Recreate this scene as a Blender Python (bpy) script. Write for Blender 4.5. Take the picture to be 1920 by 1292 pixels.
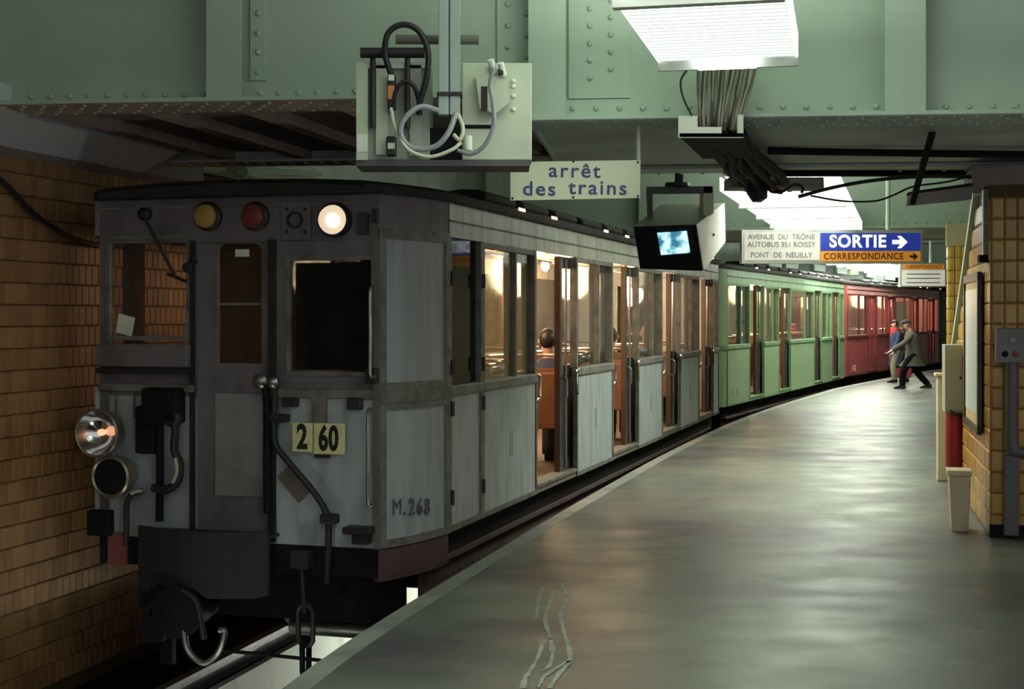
import bpy, bmesh, math, random
from mathutils import Vector, Matrix
random.seed(7)
for o in list(bpy.data.objects): bpy.data.objects.remove(o)
S = bpy.context.scene
C = S.collection
R = math.radians
# ------------------------------------------------------------------ camera
FPX, HZ, CH = 2667.0, 592.0, 1.55          # focal length in pixels, horizon row, eye height
cam = bpy.data.cameras.new('camera'); cam.sensor_width = 36; cam.lens = FPX / 1920 * 36
cam.shift_y = (HZ - 646) / 1920; cam.clip_end = 300; cam.clip_start = 0.05
co = bpy.data.objects.new('camera', cam); C.objects.link(co)
co.location = (0, 0, CH); co.rotation_euler = (R(90), 0, 0); S.camera = co
# ------------------------------------------------------------------ world, exposure
w = bpy.data.worlds.new('world'); S.world = w; w.use_nodes = True
w.node_tree.nodes['Background'].inputs[0].default_value = (0.63, 0.61, 0.62, 1)
w.node_tree.nodes['Background'].inputs[1].default_value = 0.70
S.view_settings.view_transform = 'Standard'; S.view_settings.look = 'None'
S.view_settings.gamma = 1; S.view_settings.use_curve_mapping = False
S.view_settings.exposure = 0.55
S.cycles.adaptive_threshold = .06; S.cycles.max_bounces = 8; S.cycles.diffuse_bounces = 4; S.cycles.glossy_bounces = 3
K_PLATFORM = 80.0      # watts of each ceiling luminaire section
K_TUBE = 5.0           # emission of the fluorescent tubes and their white reflectors
K_PIT = 30.0
K_CAR = 75.0

def P(px, py, D):
    return Vector(((px - 960) / FPX * D, D, CH + (HZ - py) / FPX * D))

# ------------------------------------------------------------------ materials
MATS = {}
def mat(name, col, rough=.6, metal=0, dirt=None, amt=.5, scale=4, stretch=(1, 1, 1), bump=0, bscale=60, emit=0, ecol=None, alpha=None, trans=0, spec=.5, lo=.42, hi=.68, coord='Object', sample=False):
    if name in MATS: return MATS[name]
    m = bpy.data.materials.new(name); m.use_nodes = True
    nt = m.node_tree; b = nt.nodes['Principled BSDF']
    b.inputs['Base Color'].default_value = (*col, 1); b.inputs['Roughness'].default_value = rough
    b.inputs['Metallic'].default_value = metal; b.inputs['Specular IOR Level'].default_value = spec
    tc = nt.nodes.new('ShaderNodeTexCoord'); mp = nt.nodes.new('ShaderNodeMapping')
    mp.inputs['Scale'].default_value = stretch
    nt.links.new(tc.outputs[coord], mp.inputs[0])
    n = nt.nodes.new('ShaderNodeTexNoise'); n.inputs['Scale'].default_value = scale; n.inputs['Detail'].default_value = 6
    nt.links.new(mp.outputs[0], n.inputs['Vector'])
    if dirt is None: dirt = tuple(c * .7 for c in col)
    mr = nt.nodes.new('ShaderNodeMapRange'); mr.inputs[1].default_value = lo; mr.inputs[2].default_value = hi
    mr.inputs[3].default_value = 0; mr.inputs[4].default_value = amt
    nt.links.new(n.outputs[0], mr.inputs[0])
    mx = nt.nodes.new('ShaderNodeMix'); mx.data_type = 'RGBA'
    mx.inputs[6].default_value = (*col, 1); mx.inputs[7].default_value = (*dirt, 1)
    nt.links.new(mr.outputs[0], mx.inputs[0]); nt.links.new(mx.outputs[2], b.inputs['Base Color'])
    if bump:
        n2 = nt.nodes.new('ShaderNodeTexNoise'); n2.inputs['Scale'].default_value = bscale; n2.inputs['Detail'].default_value = 4
        nt.links.new(mp.outputs[0], n2.inputs['Vector'])
        bp = nt.nodes.new('ShaderNodeBump'); bp.inputs['Strength'].default_value = bump; bp.inputs['Distance'].default_value = .01
        nt.links.new(n2.outputs[0], bp.inputs['Height']); nt.links.new(bp.outputs[0], b.inputs['Normal'])
    if emit:
        b.inputs['Emission Color'].default_value = (*(ecol or col), 1); b.inputs['Emission Strength'].default_value = emit
    if emit and not sample: m.cycles.emission_sampling = 'NONE'
    if trans:
        b.inputs['Transmission Weight'].default_value = trans; b.inputs['IOR'].default_value = 1.45
    if alpha is not None: b.inputs['Alpha'].default_value = alpha
    MATS[name] = m
    return m

def glass(name, tint=(.97, .96, .95), gloss=.07, dirty=.03, dcol=(.25, .25, .22)):
    if name in MATS: return MATS[name]
    m = bpy.data.materials.new(name); m.use_nodes = True; nt = m.node_tree
    for n in list(nt.nodes): nt.nodes.remove(n)
    out = nt.nodes.new('ShaderNodeOutputMaterial')
    t = nt.nodes.new('ShaderNodeBsdfTransparent'); t.inputs[0].default_value = (*tint, 1)
    g = nt.nodes.new('ShaderNodeBsdfGlossy'); g.inputs['Roughness'].default_value = .05; g.inputs[0].default_value = (.9, .95, .92, 1)
    d = nt.nodes.new('ShaderNodeBsdfDiffuse'); d.inputs[0].default_value = (*dcol, 1)
    fr = nt.nodes.new('ShaderNodeFresnel'); fr.inputs[0].default_value = 1.5
    ma = nt.nodes.new('ShaderNodeMath'); ma.operation = 'MULTIPLY'; ma.inputs[1].default_value = gloss / .04 * .25
    nt.links.new(fr.outputs[0], ma.inputs[0])
    m1 = nt.nodes.new('ShaderNodeMixShader'); m2 = nt.nodes.new('ShaderNodeMixShader')
    tc = nt.nodes.new('ShaderNodeTexCoord'); n = nt.nodes.new('ShaderNodeTexNoise'); n.inputs['Scale'].default_value = 5
    nt.links.new(tc.outputs['Object'], n.inputs['Vector'])
    mr = nt.nodes.new('ShaderNodeMapRange'); mr.inputs[1].default_value = .3; mr.inputs[2].default_value = .7
    mr.inputs[3].default_value = dirty * .4; mr.inputs[4].default_value = dirty * 1.4
    nt.links.new(n.outputs[0], mr.inputs[0]); nt.links.new(mr.outputs[0], m1.inputs[0])
    nt.links.new(t.outputs[0], m1.inputs[1]); nt.links.new(d.outputs[0], m1.inputs[2])
    nt.links.new(ma.outputs[0], m2.inputs[0]); nt.links.new(m1.outputs[0], m2.inputs[1]); nt.links.new(g.outputs[0], m2.inputs[2])
    nt.links.new(m2.outputs[0], out.inputs[0])
    MATS[name] = m
    return m

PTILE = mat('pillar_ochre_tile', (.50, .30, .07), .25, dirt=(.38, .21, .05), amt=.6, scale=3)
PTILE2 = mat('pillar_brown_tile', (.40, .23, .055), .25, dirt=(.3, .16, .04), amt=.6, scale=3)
GREEN = mat('green_girder_paint', (.42, .52, .43), .45, dirt=(.34, .43, .35), amt=.6, scale=1.6, bump=.05)
GREEN_LIFTED = mat('lightened_soffit_green', (.52, .61, .56), .7, dirt=(.34, .39, .35), amt=.8, scale=1.5, bump=.1)  # same green as the girders, lightened where little light reaches
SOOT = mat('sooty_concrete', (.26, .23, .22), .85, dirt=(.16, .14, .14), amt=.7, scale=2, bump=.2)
RUSTBAR = mat('rusty_rib', (.40, .31, .27), .8, dirt=(.24, .18, .16), amt=.7, scale=5)
HAUNCH = mat('haunch_grey_paint', (.62, .67, .72), .6, dirt=(.50, .54, .58), amt=.6, scale=1.2)
PLAT = None
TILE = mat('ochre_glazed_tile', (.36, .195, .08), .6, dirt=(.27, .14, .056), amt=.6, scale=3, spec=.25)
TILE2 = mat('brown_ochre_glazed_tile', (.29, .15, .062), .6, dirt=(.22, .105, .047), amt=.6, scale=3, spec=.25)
TILEY = mat('yellow_glazed_tile', (.62, .40, .07), .25, dirt=(.5, .3, .05), amt=.5, scale=3)
GROUT = mat('dark_grout', (.10, .065, .03), .9, dirt=(.05, .035, .02), amt=.6, scale=6)
BLACK = mat('black_grime', (.008, .008, .010), .75, dirt=(.016, .015, .015), amt=.5, scale=6, spec=.15)
DARK = mat('dark_oily_metal', (.022, .022, .024), .5, .3, dirt=(.045, .038, .035), amt=.6, scale=8)
STEEL = mat('worn_steel', (.35, .36, .37), .3, .9, dirt=(.15, .14, .13), amt=.6, scale=8)
CHROME = mat('chrome', (.7, .7, .68), .15, 1, dirt=(.4, .4, .4), amt=.4, scale=10)
RUBBER = mat('black_rubber', (.015, .015, .017), .55)
WHITE = mat('white_enamel', (.78, .80, .74), .4, dirt=(.6, .6, .54), amt=.5, scale=3)
CREAMBOX = mat('cream_box_paint', (.56, .60, .48), .5, dirt=(.42, .45, .37), amt=.6, scale=4)
GREYBOX = mat('grey_box_paint', (.33, .35, .31), .5, dirt=(.22, .23, .21), amt=.6, scale=4)
GREYBLUE = mat('grey_blue_post_paint', (.36, .42, .41), .45, dirt=(.27, .32, .31), amt=.4, scale=3)
BLUEINK = mat('blue_lettering', (.035, .06, .20), .5)
RAILM = mat('dull_rail_steel', (.16, .165, .17), .55, .6, dirt=(.08, .075, .07), amt=.6, scale=8)
BLACKINK = mat('black_lettering', (.012, .012, .012), .5)
GREYINK = mat('grey_lettering', (.16, .17, .18), .6)
WHITEINK = mat('white_lettering', (.9, .9, .86), .5, emit=.5)
GLASS = glass('window_glass')
GLASSD = glass('dark_window_glass', (.25, .26, .26), .10, .3, (.03, .03, .03))

# ------------------------------------------------------------------ mesh helpers
def bm_new(): return bmesh.new()
def box(bm, x0, x1, y0, y1, z0, z1, bev=0):
    vs = [bm.verts.new(c) for c in ((x0, y0, z0), (x1, y0, z0), (x1, y1, z0), (x0, y1, z0), (x0, y0, z1), (x1, y0, z1), (x1, y1, z1), (x0, y1, z1))]
    fs = [bm.faces.new([vs[i] for i in q]) for q in ((0, 3, 2, 1), (4, 5, 6, 7), (0, 1, 5, 4), (1, 2, 6, 5), (2, 3, 7, 6), (3, 0, 4, 7))]
    if bev:
        es = list({e for f in fs for e in f.edges})
        bmesh.ops.bevel(bm, geom=es, offset=bev, segments=2, affect='EDGES', profile=.5)
    return bm
def quadbox(bm, a, b, c, d, t):
    """slab from four corners (a,b,c,d in order) with thickness vector t"""
    p = [Vector(q) for q in (a, b, c, d)]; t = Vector(t)
    v0 = [bm.verts.new(q) for q in p]; v1 = [bm.verts.new(q + t) for q in p]
    bm.faces.new(v0[::-1]); bm.faces.new(v1)
    for i in range(4):
        j = (i + 1) % 4; bm.faces.new((v0[i], v0[j], v1[j], v1[i]))
    return bm
def tube(bm, pts, r, seg=8, cap=True, radii=None):
    pts = [Vector(p) for p in pts]; rings = []
    up = Vector((0, 0, 1)); prev = None
    for i, p in enumerate(pts):
        if i == 0: d = pts[1] - p
        elif i == len(pts) - 1: d = p - pts[i - 1]
        else: d = (pts[i + 1] - p).normalized() + (p - pts[i - 1]).normalized()
        if d.length < 1e-9: d = Vector((0, 0, 1))
        d.normalize()
        if prev is None:
            a = d.cross(up)
            if a.length < .05: a = d.cross(Vector((1, 0, 0)))
        else:
            a = prev - d * prev.dot(d)
            if a.length < .02: a = d.cross(up)
        a.normalize(); b = d.cross(a); prev = a
        rr = radii[i] if radii else r
        rings.append([bm.verts.new(p + (a * math.cos(2 * math.pi * k / seg) + b * math.sin(2 * math.pi * k / seg)) * rr) for k in range(seg)])
    for i in range(len(rings) - 1):
        for k in range(seg):
            l = (k + 1) % seg
            bm.faces.new((rings[i][k], rings[i][l], rings[i + 1][l], rings[i + 1][k]))
    if cap:
        bm.faces.new(rings[0][::-1]); bm.faces.new(rings[-1])
    return bm
def lathe(bm, prof, origin, axis, seg=20):
    """prof: (radius, distance along axis)"""
    o = Vector(origin); d = Vector(axis).normalized()
    a = d.cross(Vector((0, 0, 1)))
    if a.length < .05: a = d.cross(Vector((1, 0, 0)))
    a.normalize(); b = d.cross(a); rings = []
    for r, h in prof:
        if r < 1e-6: rings.append([bm.verts.new(o + d * h)])
        else: rings.append([bm.verts.new(o + d * h + (a * math.cos(2 * math.pi * k / seg) + b * math.sin(2 * math.pi * k / seg)) * r) for k in range(seg)])
    for i in range(len(rings) - 1):
        A, B = rings[i], rings[i + 1]
        for k in range(seg):
            l = (k + 1) % seg
            if len(A) == 1 and len(B) == 1: continue
            if len(A) == 1: bm.faces.new((A[0], B[l], B[k]))
            elif len(B) == 1: bm.faces.new((A[k], A[l], B[0]))
            else: bm.faces.new((A[k], A[l], B[l], B[k]))
    return bm
def prism(bm, poly, axis, h0, h1):
    """poly in the two other axes; extruded along axis ('x','y','z')"""
    def pt(a, b, h): return {'x': (h, a, b), 'y': (a, h, b), 'z': (a, b, h)}[axis]
    v0 = [bm.verts.new(pt(a, b, h0)) for a, b in poly]; v1 = [bm.verts.new(pt(a, b, h1)) for a, b in poly]
    bm.faces.new(v0); bm.faces.new(v1[::-1]); n = len(poly)
    for i in range(n):
        j = (i + 1) % n; bm.faces.new((v0[i], v1[i], v1[j], v0[j]))
    return bm
def bez(p0, p1, p2, n=6):
    return [tuple((1 - t) ** 2 * a + 2 * t * (1 - t) * b + t * t * c for a, b, c in zip(p0, p1, p2)) for t in [i / n for i in range(n + 1)]]
def smoothpath(pts, n=6):
    pts = [Vector(p) for p in pts]; out = []
    q = [pts[0] * 2 - pts[1]] + pts + [pts[-1] * 2 - pts[-2]]
    for i in range(1, len(q) - 2):
        for k in range(n):
            t = k / n; a, b, c, d = q[i - 1], q[i], q[i + 1], q[i + 2]
            out.append(.5 * ((2 * b) + (c - a) * t + (2 * a - 5 * b + 4 * c - d) * t * t + (3 * b - a - 3 * c + d) * t ** 3))
    out.append(pts[-1]); return out
def mesh_of(bm, m, smooth=False, z=0):
    if z: bmesh.ops.translate(bm, verts=bm.verts, vec=(0, 0, z))
    bmesh.ops.recalc_face_normals(bm, faces=bm.faces)
    me = bpy.data.meshes.new('mesh'); bm.to_mesh(me); bm.free()
    for x in (m if isinstance(m, (list, tuple)) else [m]): me.materials.append(x)
    if smooth:
        for p in me.polygons: p.use_smooth = True
        try: me.set_sharp_from_angle(angle=R(40))
        except Exception: pass
    return me
def ob(name, bm, m, parent=None, smooth=False, z=0, label=None):
    me = bm if isinstance(bm, bpy.types.Mesh) else mesh_of(bm, m, smooth, z)
    o = bpy.data.objects.new(name, me); me.name = name; C.objects.link(o)
    if parent: o.parent = parent
    if label: o['label'] = label
    return o
def inst(name, me, parent=None, loc=(0, 0, 0), rot=(0, 0, 0), scale=(1, 1, 1)):
    o = bpy.data.objects.new(name, me); C.objects.link(o); o.location = loc; o.rotation_euler = rot; o.scale = scale
    if parent: o.parent = parent
    return o
def tag(o, label, cat, group=None):
    o['label'] = label; o['category'] = cat
    if group: o['group'] = group
    return o
def thing(name, label, cat, loc=(0, 0, 0), rz=0, group=None):
    o = bpy.data.objects.new(name, None); C.objects.link(o); o.empty_display_size = .1
    o.location = loc; o.rotation_euler = (0, 0, rz); return tag(o, label, cat, group)
def struct(o, label=None):
    o['kind'] = 'structure'
    if label: o['label'] = label
    return o
def sroot(name, label, loc=(0, 0, 0), rz=0):
    o = bpy.data.objects.new(name, None); C.objects.link(o); o.location = loc; o.rotation_euler = (0, 0, rz)
    return struct(o, label)
def stuff(o): o['kind'] = 'stuff'; return o
def text(name, s, size, m, parent, mtx, bold=0, depth=.0015, xs=1, space=1, align='CENTER'):
    cu = bpy.data.curves.new(name, 'FONT'); cu.body = s; cu.size = size; cu.align_x = align; cu.align_y = 'CENTER'
    cu.extrude = depth; cu.offset = bold * size; cu.space_character = space; cu.resolution_u = 4
    t = bpy.data.objects.new('tmp', cu); C.objects.link(t)
    bpy.context.view_layer.update()
    me = bpy.data.meshes.new_from_object(t.evaluated_get(bpy.context.evaluated_depsgraph_get()))
    bpy.data.objects.remove(t)
    me.materials.clear(); me.materials.append(m)
    me.transform(mtx @ Matrix.Diagonal((xs, 1, 1, 1)))
    return ob(name, me, m, parent)
FACE_CAM = Matrix(((1, 0, 0, 0), (0, 0, -1, 0), (0, 1, 0, 0), (0, 0, 0, 1)))   # text in XZ plane facing -Y
def TM(x, y, z): return Matrix.Translation((x, y, z)) @ FACE_CAM
def light(name, kind, loc, energy, col, size=.5, sy=None, rot=(0, 0, 0), spread=None, parent=None, radius=.05):
    l = bpy.data.lights.new(name, kind); l.energy = energy; l.color = col
    if kind == 'AREA':
        l.size = size
        if sy: l.shape = 'RECTANGLE'; l.size_y = sy
        if spread: l.spread = spread
    else: l.shadow_soft_size = radius
    o = bpy.data.objects.new(name, l); C.objects.link(o); o.location = loc; o.rotation_euler = rot
    if parent: o.parent = parent
    return o
FLUO = (.96, 1.0, .87)
# ================================================================== SETTING
# platform edge, in plan (X, Y), from behind the camera to the far bend
EDGE = [(-2.9, -6), (-2.25, -2), (-1.75, 1), (-1.28, 4), (-.97, 5.9), (-.72, 7.08), (-.2, 9.07), (.527, 11.8), (1.86, 16.5), (3.60, 21.9), (5.77, 27.6), (7.75, 32.2), (12.6, 41.6), (17.6, 49), (24, 57)]
def resample(pts, step):
    sm = [Vector((p[0], p[1])) for p in smoothpath([(a, b, 0) for a, b in pts], 10)]
    out = [sm[0]]; acc = 0
    for i in range(1, len(sm)):
        a, b = sm[i - 1], sm[i]; L = (b - a).length
        while acc + L >= step:
            t = (step - acc) / L; a = a.lerp(b, t); out.append(a.copy()); L = (b - a).length; acc = 0
        acc += L
    return out
ED = resample(EDGE, .5)
def offset(pts, dist):                       # positive = to the right (platform side)
    out = []
    for i, p in enumerate(pts):
        d = (pts[min(i + 1, len(pts) - 1)] - pts[max(i - 1, 0)]).normalized()
        out.append(p + Vector((d.y, -d.x)) * dist)
    return out
def ribbon(bm, A, B, za, zb):
    va = [bm.verts.new((p.x, p.y, za)) for p in A]; vb = [bm.verts.new((p.x, p.y, zb)) for p in B]
    for i in range(len(A) - 1): bm.faces.new((va[i], va[i + 1], vb[i + 1], vb[i]))
def sweep(bm, pts, prof):
    """sweep closed profile [(offset right, z)] along pts"""
    rows = [[bm.verts.new((p.x, p.y, z)) for p in offset(pts, o)] for o, z in prof]; n = len(rows)
    for k in range(n):
        a, b = rows[k], rows[(k + 1) % n]
        for i in range(len(a) - 1): bm.faces.new((a[i], a[i + 1], b[i + 1], b[i]))
    for i in (0, -1): bm.faces.new([r[i] for r in rows])

# asphalt platform: worn, semi-gloss
PLAT = mat('worn_platform_asphalt', (.132, .150, .115), .42, dirt=(.046, .037, .053), amt=.85, scale=.55, bump=.04, bscale=14, spec=.35, lo=.40, hi=.62)
nt = PLAT.node_tree; bs = nt.nodes['Principled BSDF']
n3 = nt.nodes.new('ShaderNodeTexNoise'); n3.inputs['Scale'].default_value = 2.2; n3.inputs['Detail'].default_value = 8
mp3 = nt.nodes.new('ShaderNodeMapping'); mp3.inputs['Scale'].default_value = (.8, 1.1, 1)
tc3 = nt.nodes.new('ShaderNodeTexCoord'); nt.links.new(tc3.outputs['Object'], mp3.inputs[0]); nt.links.new(mp3.outputs[0], n3.inputs['Vector'])
mr3 = nt.nodes.new('ShaderNodeMapRange'); mr3.inputs[1].default_value = .35; mr3.inputs[2].default_value = .7; mr3.inputs[3].default_value = .33; mr3.inputs[4].default_value = .5
nt.links.new(n3.outputs[0], mr3.inputs[0]); nt.links.new(mr3.outputs[0], bs.inputs['Roughness'])
COPING = mat('worn_coping', (.24, .245, .215), .6, dirt=(.13, .13, .125), amt=.8, scale=3, bump=.2)
WHITEWASH = mat('whitewashed_pit_wall', (.82, .85, .78), .7, dirt=(.45, .44, .38), amt=.7, scale=3, stretch=(1, 1, .3), lo=.5, hi=.75)

bm = bm_new(); sweep(bm, ED, [(.13, 0), (9, 0), (9, -.3), (.13, -.3)])
floor = struct(ob('floor', bm, PLAT), 'grey worn asphalt platform curving away beside the train')
bm = bm_new(); sweep(bm, ED, [(0, -.012), (.012, 0), (.128, 0), (.128, -.1), (0, -.1)])
ob('edge_coping', bm, COPING, floor)
bm = bm_new(); sweep(bm, ED, [(.16, -.1), (.16, -1.25), (.3, -1.25), (.3, -.1)])
ob('platform_side', bm, BLACK, floor)
# pale filled cracks in the asphalt
FILL = mat('pale_crack_filler', (.30, .34, .28), .7, dirt=(.17, .18, .16), amt=.7, scale=12)
def gp(px, py): return P(px, py, FPX * CH / (py - HZ))
for line in ([(1018, 1100), (1010, 1125), (1006, 1155), (1000, 1162)], [(1040, 1108), (1030, 1135), (1022, 1160), (1026, 1180), (1032, 1198)],
             [(1055, 1095), (1062, 1125), (1052, 1152), (1056, 1180), (1066, 1215), (1068, 1240), (1050, 1262), (1030, 1292)],
             [(1018, 1200), (1012, 1225), (1000, 1250), (985, 1272), (980, 1292)], [(1032, 1200), (1036, 1225), (1028, 1252), (1010, 1258)],
             [(1066, 1240), (1040, 1256), (1020, 1270), (1010, 1290)]):
    pts = smoothpath([gp(*p) for p in line], 5); bm = bm_new(); vs = []
    for i, p in enumerate(pts):
        wd = .006 + .010 * random.random(); vs.append((bm.verts.new((p.x - wd, p.y, .003)), bm.verts.new((p.x + wd, p.y, .003))))
    for i in range(len(vs) - 1): bm.faces.new((vs[i][0], vs[i][1], vs[i + 1][1], vs[i + 1][0]))
    ob('filled_crack', bm, FILL, floor)

# track bed with a lit inspection pit between the rails
TRK = offset(ED, -1.56)                       # track centre line
bm = bm_new(); sweep(bm, TRK, [(-.6, -1.14), (-2.2, -1.14), (-2.2, -1.4), (-.6, -1.4)])
bed = struct(ob('track_bed', bm, BLACK), 'black sooty track bed')
bm = bm_new(); sweep(bm, TRK, [(.6, -1.14), (1.7, -1.14), (1.7, -1.4), (.6, -1.4)]); ob('bed_slab', bm, BLACK, bed)
bm = bm_new(); sweep(bm, TRK, [(-.598, -1.139), (-.66, -1.139), (-.66, -2.3), (-.598, -2.3)]); ob('pit_wall', bm, WHITEWASH, bed, label='whitewashed wall of the lit pit')
bm = bm_new(); sweep(bm, TRK, [(.598, -1.139), (.66, -1.139), (.66, -2.3), (.598, -2.3)]); ob('pit_wall', bm, WHITEWASH, bed)
bm = bm_new(); sweep(bm, TRK, [(-.66, -2.3), (.66, -2.3), (.66, -2.36), (-.66, -2.36)]); ob('pit_floor', bm, BLACK, bed)
RAILP = [(-.035, 0), (.035, 0), (.035, -.035), (.012, -.05), (.012, -.13), (.06, -.145), (.06, -.16), (-.06, -.16), (-.06, -.145), (-.012, -.13), (-.012, -.05), (-.035, -.035)]
for sgn, lab in ((-1, 'polished steel running rail left of the whitewashed pit'), (1, 'steel running rail hidden beneath the platform edge')):
    bm = bm_new(); sweep(bm, TRK, [(sgn * .74 + a, -1.0 + b) for a, b in RAILP])
    tag(ob('running_rail', bm, RAILM, smooth=False), lab, 'rail')
# pit lamps: tubes on the platform-side wall of the pit
pit_i = [i for i, p in enumerate(TRK) if 12.6 < p.y < 24]
pit_n = next(i for i, p in enumerate(TRK) if p.y > 7.5)
for j, i in enumerate([pit_n] + pit_i[0:12:4]):
    p = TRK[i]; d = (TRK[i + 1] - p).normalized(); nrm = Vector((d.y, -d.x)); q = p + nrm * .54
    t = thing('pit_lamp', 'fluorescent lamp on the wall of the track pit under the train', 'lamp', (q.x, q.y, -1.80), math.atan2(d.y, d.x), 'pit lamps')
    b2 = bm_new(); tube(b2, [(-.55, 0, .02), (.55, 0, .02)], .019, 10); ob('tube', b2, mat('pit_tube_glow', (.9, 1, .92), .5, emit=K_TUBE * 2.2, ecol=FLUO), t)
    b2 = bm_new(); box(b2, -.6, .6, -.05, -.025, -.03, .07); box(b2, -.6, -.56, -.05, .025, 0, .04); box(b2, .56, .6, -.05, .025, 0, .04); ob('holder', b2, WHITE, t)
    light('pit_light', 'POINT', (0, .06, .05), K_PIT * (.4 if j == 0 else .8), FLUO, parent=t, radius=.06)

# ------------------------------------------------------------------ left tiled wall
WL = offset(ED, -3.16)
bm = bm_new(); sweep(bm, WL, [(-.012, -1.3), (-.3, -1.3), (-.3, 2.78), (-.012, 2.78)])
wl = struct(ob('wall_left', bm, GROUT), 'brown and ochre tiled tunnel wall behind the train')
bm = bm_new(); sweep(bm, WL, [(-.012, 2.78), (-.3, 2.78), (-.3, 3.8), (-.012, 3.8)]); ob('upper_wall', bm, GREEN_LIFTED, wl)
# arc-length walk along the wall
cum = [0]
for i in range(1, len(WL)): cum.append(cum[-1] + (WL[i] - WL[i - 1]).length)
def wl_at(s):
    for i in range(1, len(cum)):
        if cum[i] >= s:
            t = (s - cum[i - 1]) / (cum[i] - cum[i - 1]); p = WL[i - 1].lerp(WL[i], t); d = (WL[i] - WL[i - 1]).normalized(); return p, d
def tile_mesh(w_, h_, t_, m, bev=.012):
    b = bm_new()
    o = [(-w_ / 2, -h_ / 2), (w_ / 2, -h_ / 2), (w_ / 2, h_ / 2), (-w_ / 2, h_ / 2)]
    i = [(a * (1 - 2 * bev / w_), c * (1 - 2 * bev / h_)) for a, c in o]
    va = [b.verts.new((x, 0, z)) for x, z in o]; vb = [b.verts.new((x, -t_ * .45, z)) for x, z in o]; vc = [b.verts.new((x, -t_, z)) for x, z in i]
    for k in range(4):
        l = (k + 1) % 4; b.faces.new((va[k], va[l], vb[l], vb[k])); b.faces.new((vb[k], vb[l], vc[l], vc[k]))
    b.faces.new(vc)
    return mesh_of(b, m)
TW, TH = .0855, .148
TM1 = [tile_mesh(TW - .002, TH - .005, .012, TILE, .006), tile_mesh(TW - .002, TH - .005, .012, TILE2, .006)]
s0 = next(c for c, p in zip(cum, WL) if p.y > 8.9); s1 = next(c for c, p in zip(cum, WL) if p.y > 22)
sA = next(c for c, p in zip(cum, WL) if p.y > 5.5)
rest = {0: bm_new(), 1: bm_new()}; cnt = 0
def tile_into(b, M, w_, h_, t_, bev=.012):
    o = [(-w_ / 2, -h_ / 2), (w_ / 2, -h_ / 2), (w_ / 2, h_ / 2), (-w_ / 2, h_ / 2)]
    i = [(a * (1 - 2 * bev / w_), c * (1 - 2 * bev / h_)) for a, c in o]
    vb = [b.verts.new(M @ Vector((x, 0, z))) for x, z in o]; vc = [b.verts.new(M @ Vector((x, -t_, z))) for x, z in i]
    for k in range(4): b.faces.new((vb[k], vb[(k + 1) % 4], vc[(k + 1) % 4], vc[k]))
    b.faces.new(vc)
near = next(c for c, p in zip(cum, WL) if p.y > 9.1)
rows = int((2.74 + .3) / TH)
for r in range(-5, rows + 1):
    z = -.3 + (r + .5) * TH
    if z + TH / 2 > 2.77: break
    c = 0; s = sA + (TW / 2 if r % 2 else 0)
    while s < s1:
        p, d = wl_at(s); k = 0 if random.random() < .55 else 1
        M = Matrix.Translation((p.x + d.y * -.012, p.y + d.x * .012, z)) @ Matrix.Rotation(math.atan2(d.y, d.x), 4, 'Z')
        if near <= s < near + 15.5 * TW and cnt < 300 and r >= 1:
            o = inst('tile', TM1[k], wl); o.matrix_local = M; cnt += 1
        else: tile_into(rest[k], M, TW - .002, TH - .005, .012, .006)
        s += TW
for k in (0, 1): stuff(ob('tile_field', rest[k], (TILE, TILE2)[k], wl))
# drooping cable on the left wall
def onwall(px, py, out=.06):
    k = (px - 960) / FPX
    for i in range(1, len(WL)):
        a, b = WL[i - 1], WL[i]
        if a.x / max(a.y, .1) <= k <= b.x / max(b.y, .1) and a.y > 4:
            t = min(1, max(0, (k * a.y - a.x) / ((b.x - a.x) - k * (b.y - a.y)))); p = a.lerp(b, t); d = (b - a).normalized()
            q = p + Vector((d.y, -d.x)) * out; return (q.x, q.y, CH + (HZ - py) / FPX * p.y)
bm = bm_new(); tube(bm, smoothpath([onwall(*q) for q in ((-60, 300), (0, 350), (45, 398), (100, 436), (150, 456), (190, 462), (240, 455))], 5), .02, 8)
tag(ob('wall_cable', bm, RUBBER, smooth=True), 'thick black cable drooping across the tiled wall left of the train', 'cable')

# ------------------------------------------------------------------ girders and ceiling
RIV = mesh_of(lathe(bm_new(), [(.017, 0), (.0165, .006), (.012, .012), (.006, .0145), (0, .015)], (0, 0, 0), (0, -1, 0), 10), GREEN, True)
RIVS = lambda b, p, ax, r=.012: lathe(b, [(r, 0), (r * .75, r * .6), (0, r * .9)], p, ax, 6)
G1Y, G1A = 7.8, R(6)
def gx(px):
    k = (px - 960) / FPX; return G1Y * k / (math.cos(G1A) + k * math.sin(G1A))
def gz(px, py, dy=0):
    t = gx(px); return CH + (HZ - py) * (G1Y - t * math.sin(G1A) + dy) / FPX
ZL, ZR, ZT = 2.755, 2.622, 3.75
def girder(name, label, loc, ang, t0, t1, zb, rivets=None, depth=.42, m=GREEN, top=ZT, soffit=GREEN_LIFTED):
    g = sroot(name, label, (loc[0], loc[1], 0), ang)
    b = bm_new(); box(b, t0, t1, 0, depth, zb, zb + .022); ob('bottom_flange', b, m, g)
    b = bm_new(); box(b, t0, t1, .012, depth - .005, zb - .004, zb); ob('flange_soffit', b, soffit, g)
    b = bm_new(); box(b, t0, t1, .2, .222, zb + .022, top); ob('web', b, m, g)
    b = bm_new(); box(b, t0, t1, .183, .2, zb + .022, zb + .135); ob('angle_iron', b, m, g)
    return g
g1 = girder('girder_right', 'green riveted steel girder above the platform', (0, G1Y), -G1A, gx(990), 9, ZR)
g0 = girder('girder_left', 'dim green riveted steel girder above the front of the train', (0, G1Y), -G1A, -6, gx(990), ZL, soffit=RUSTBAR)
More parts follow.
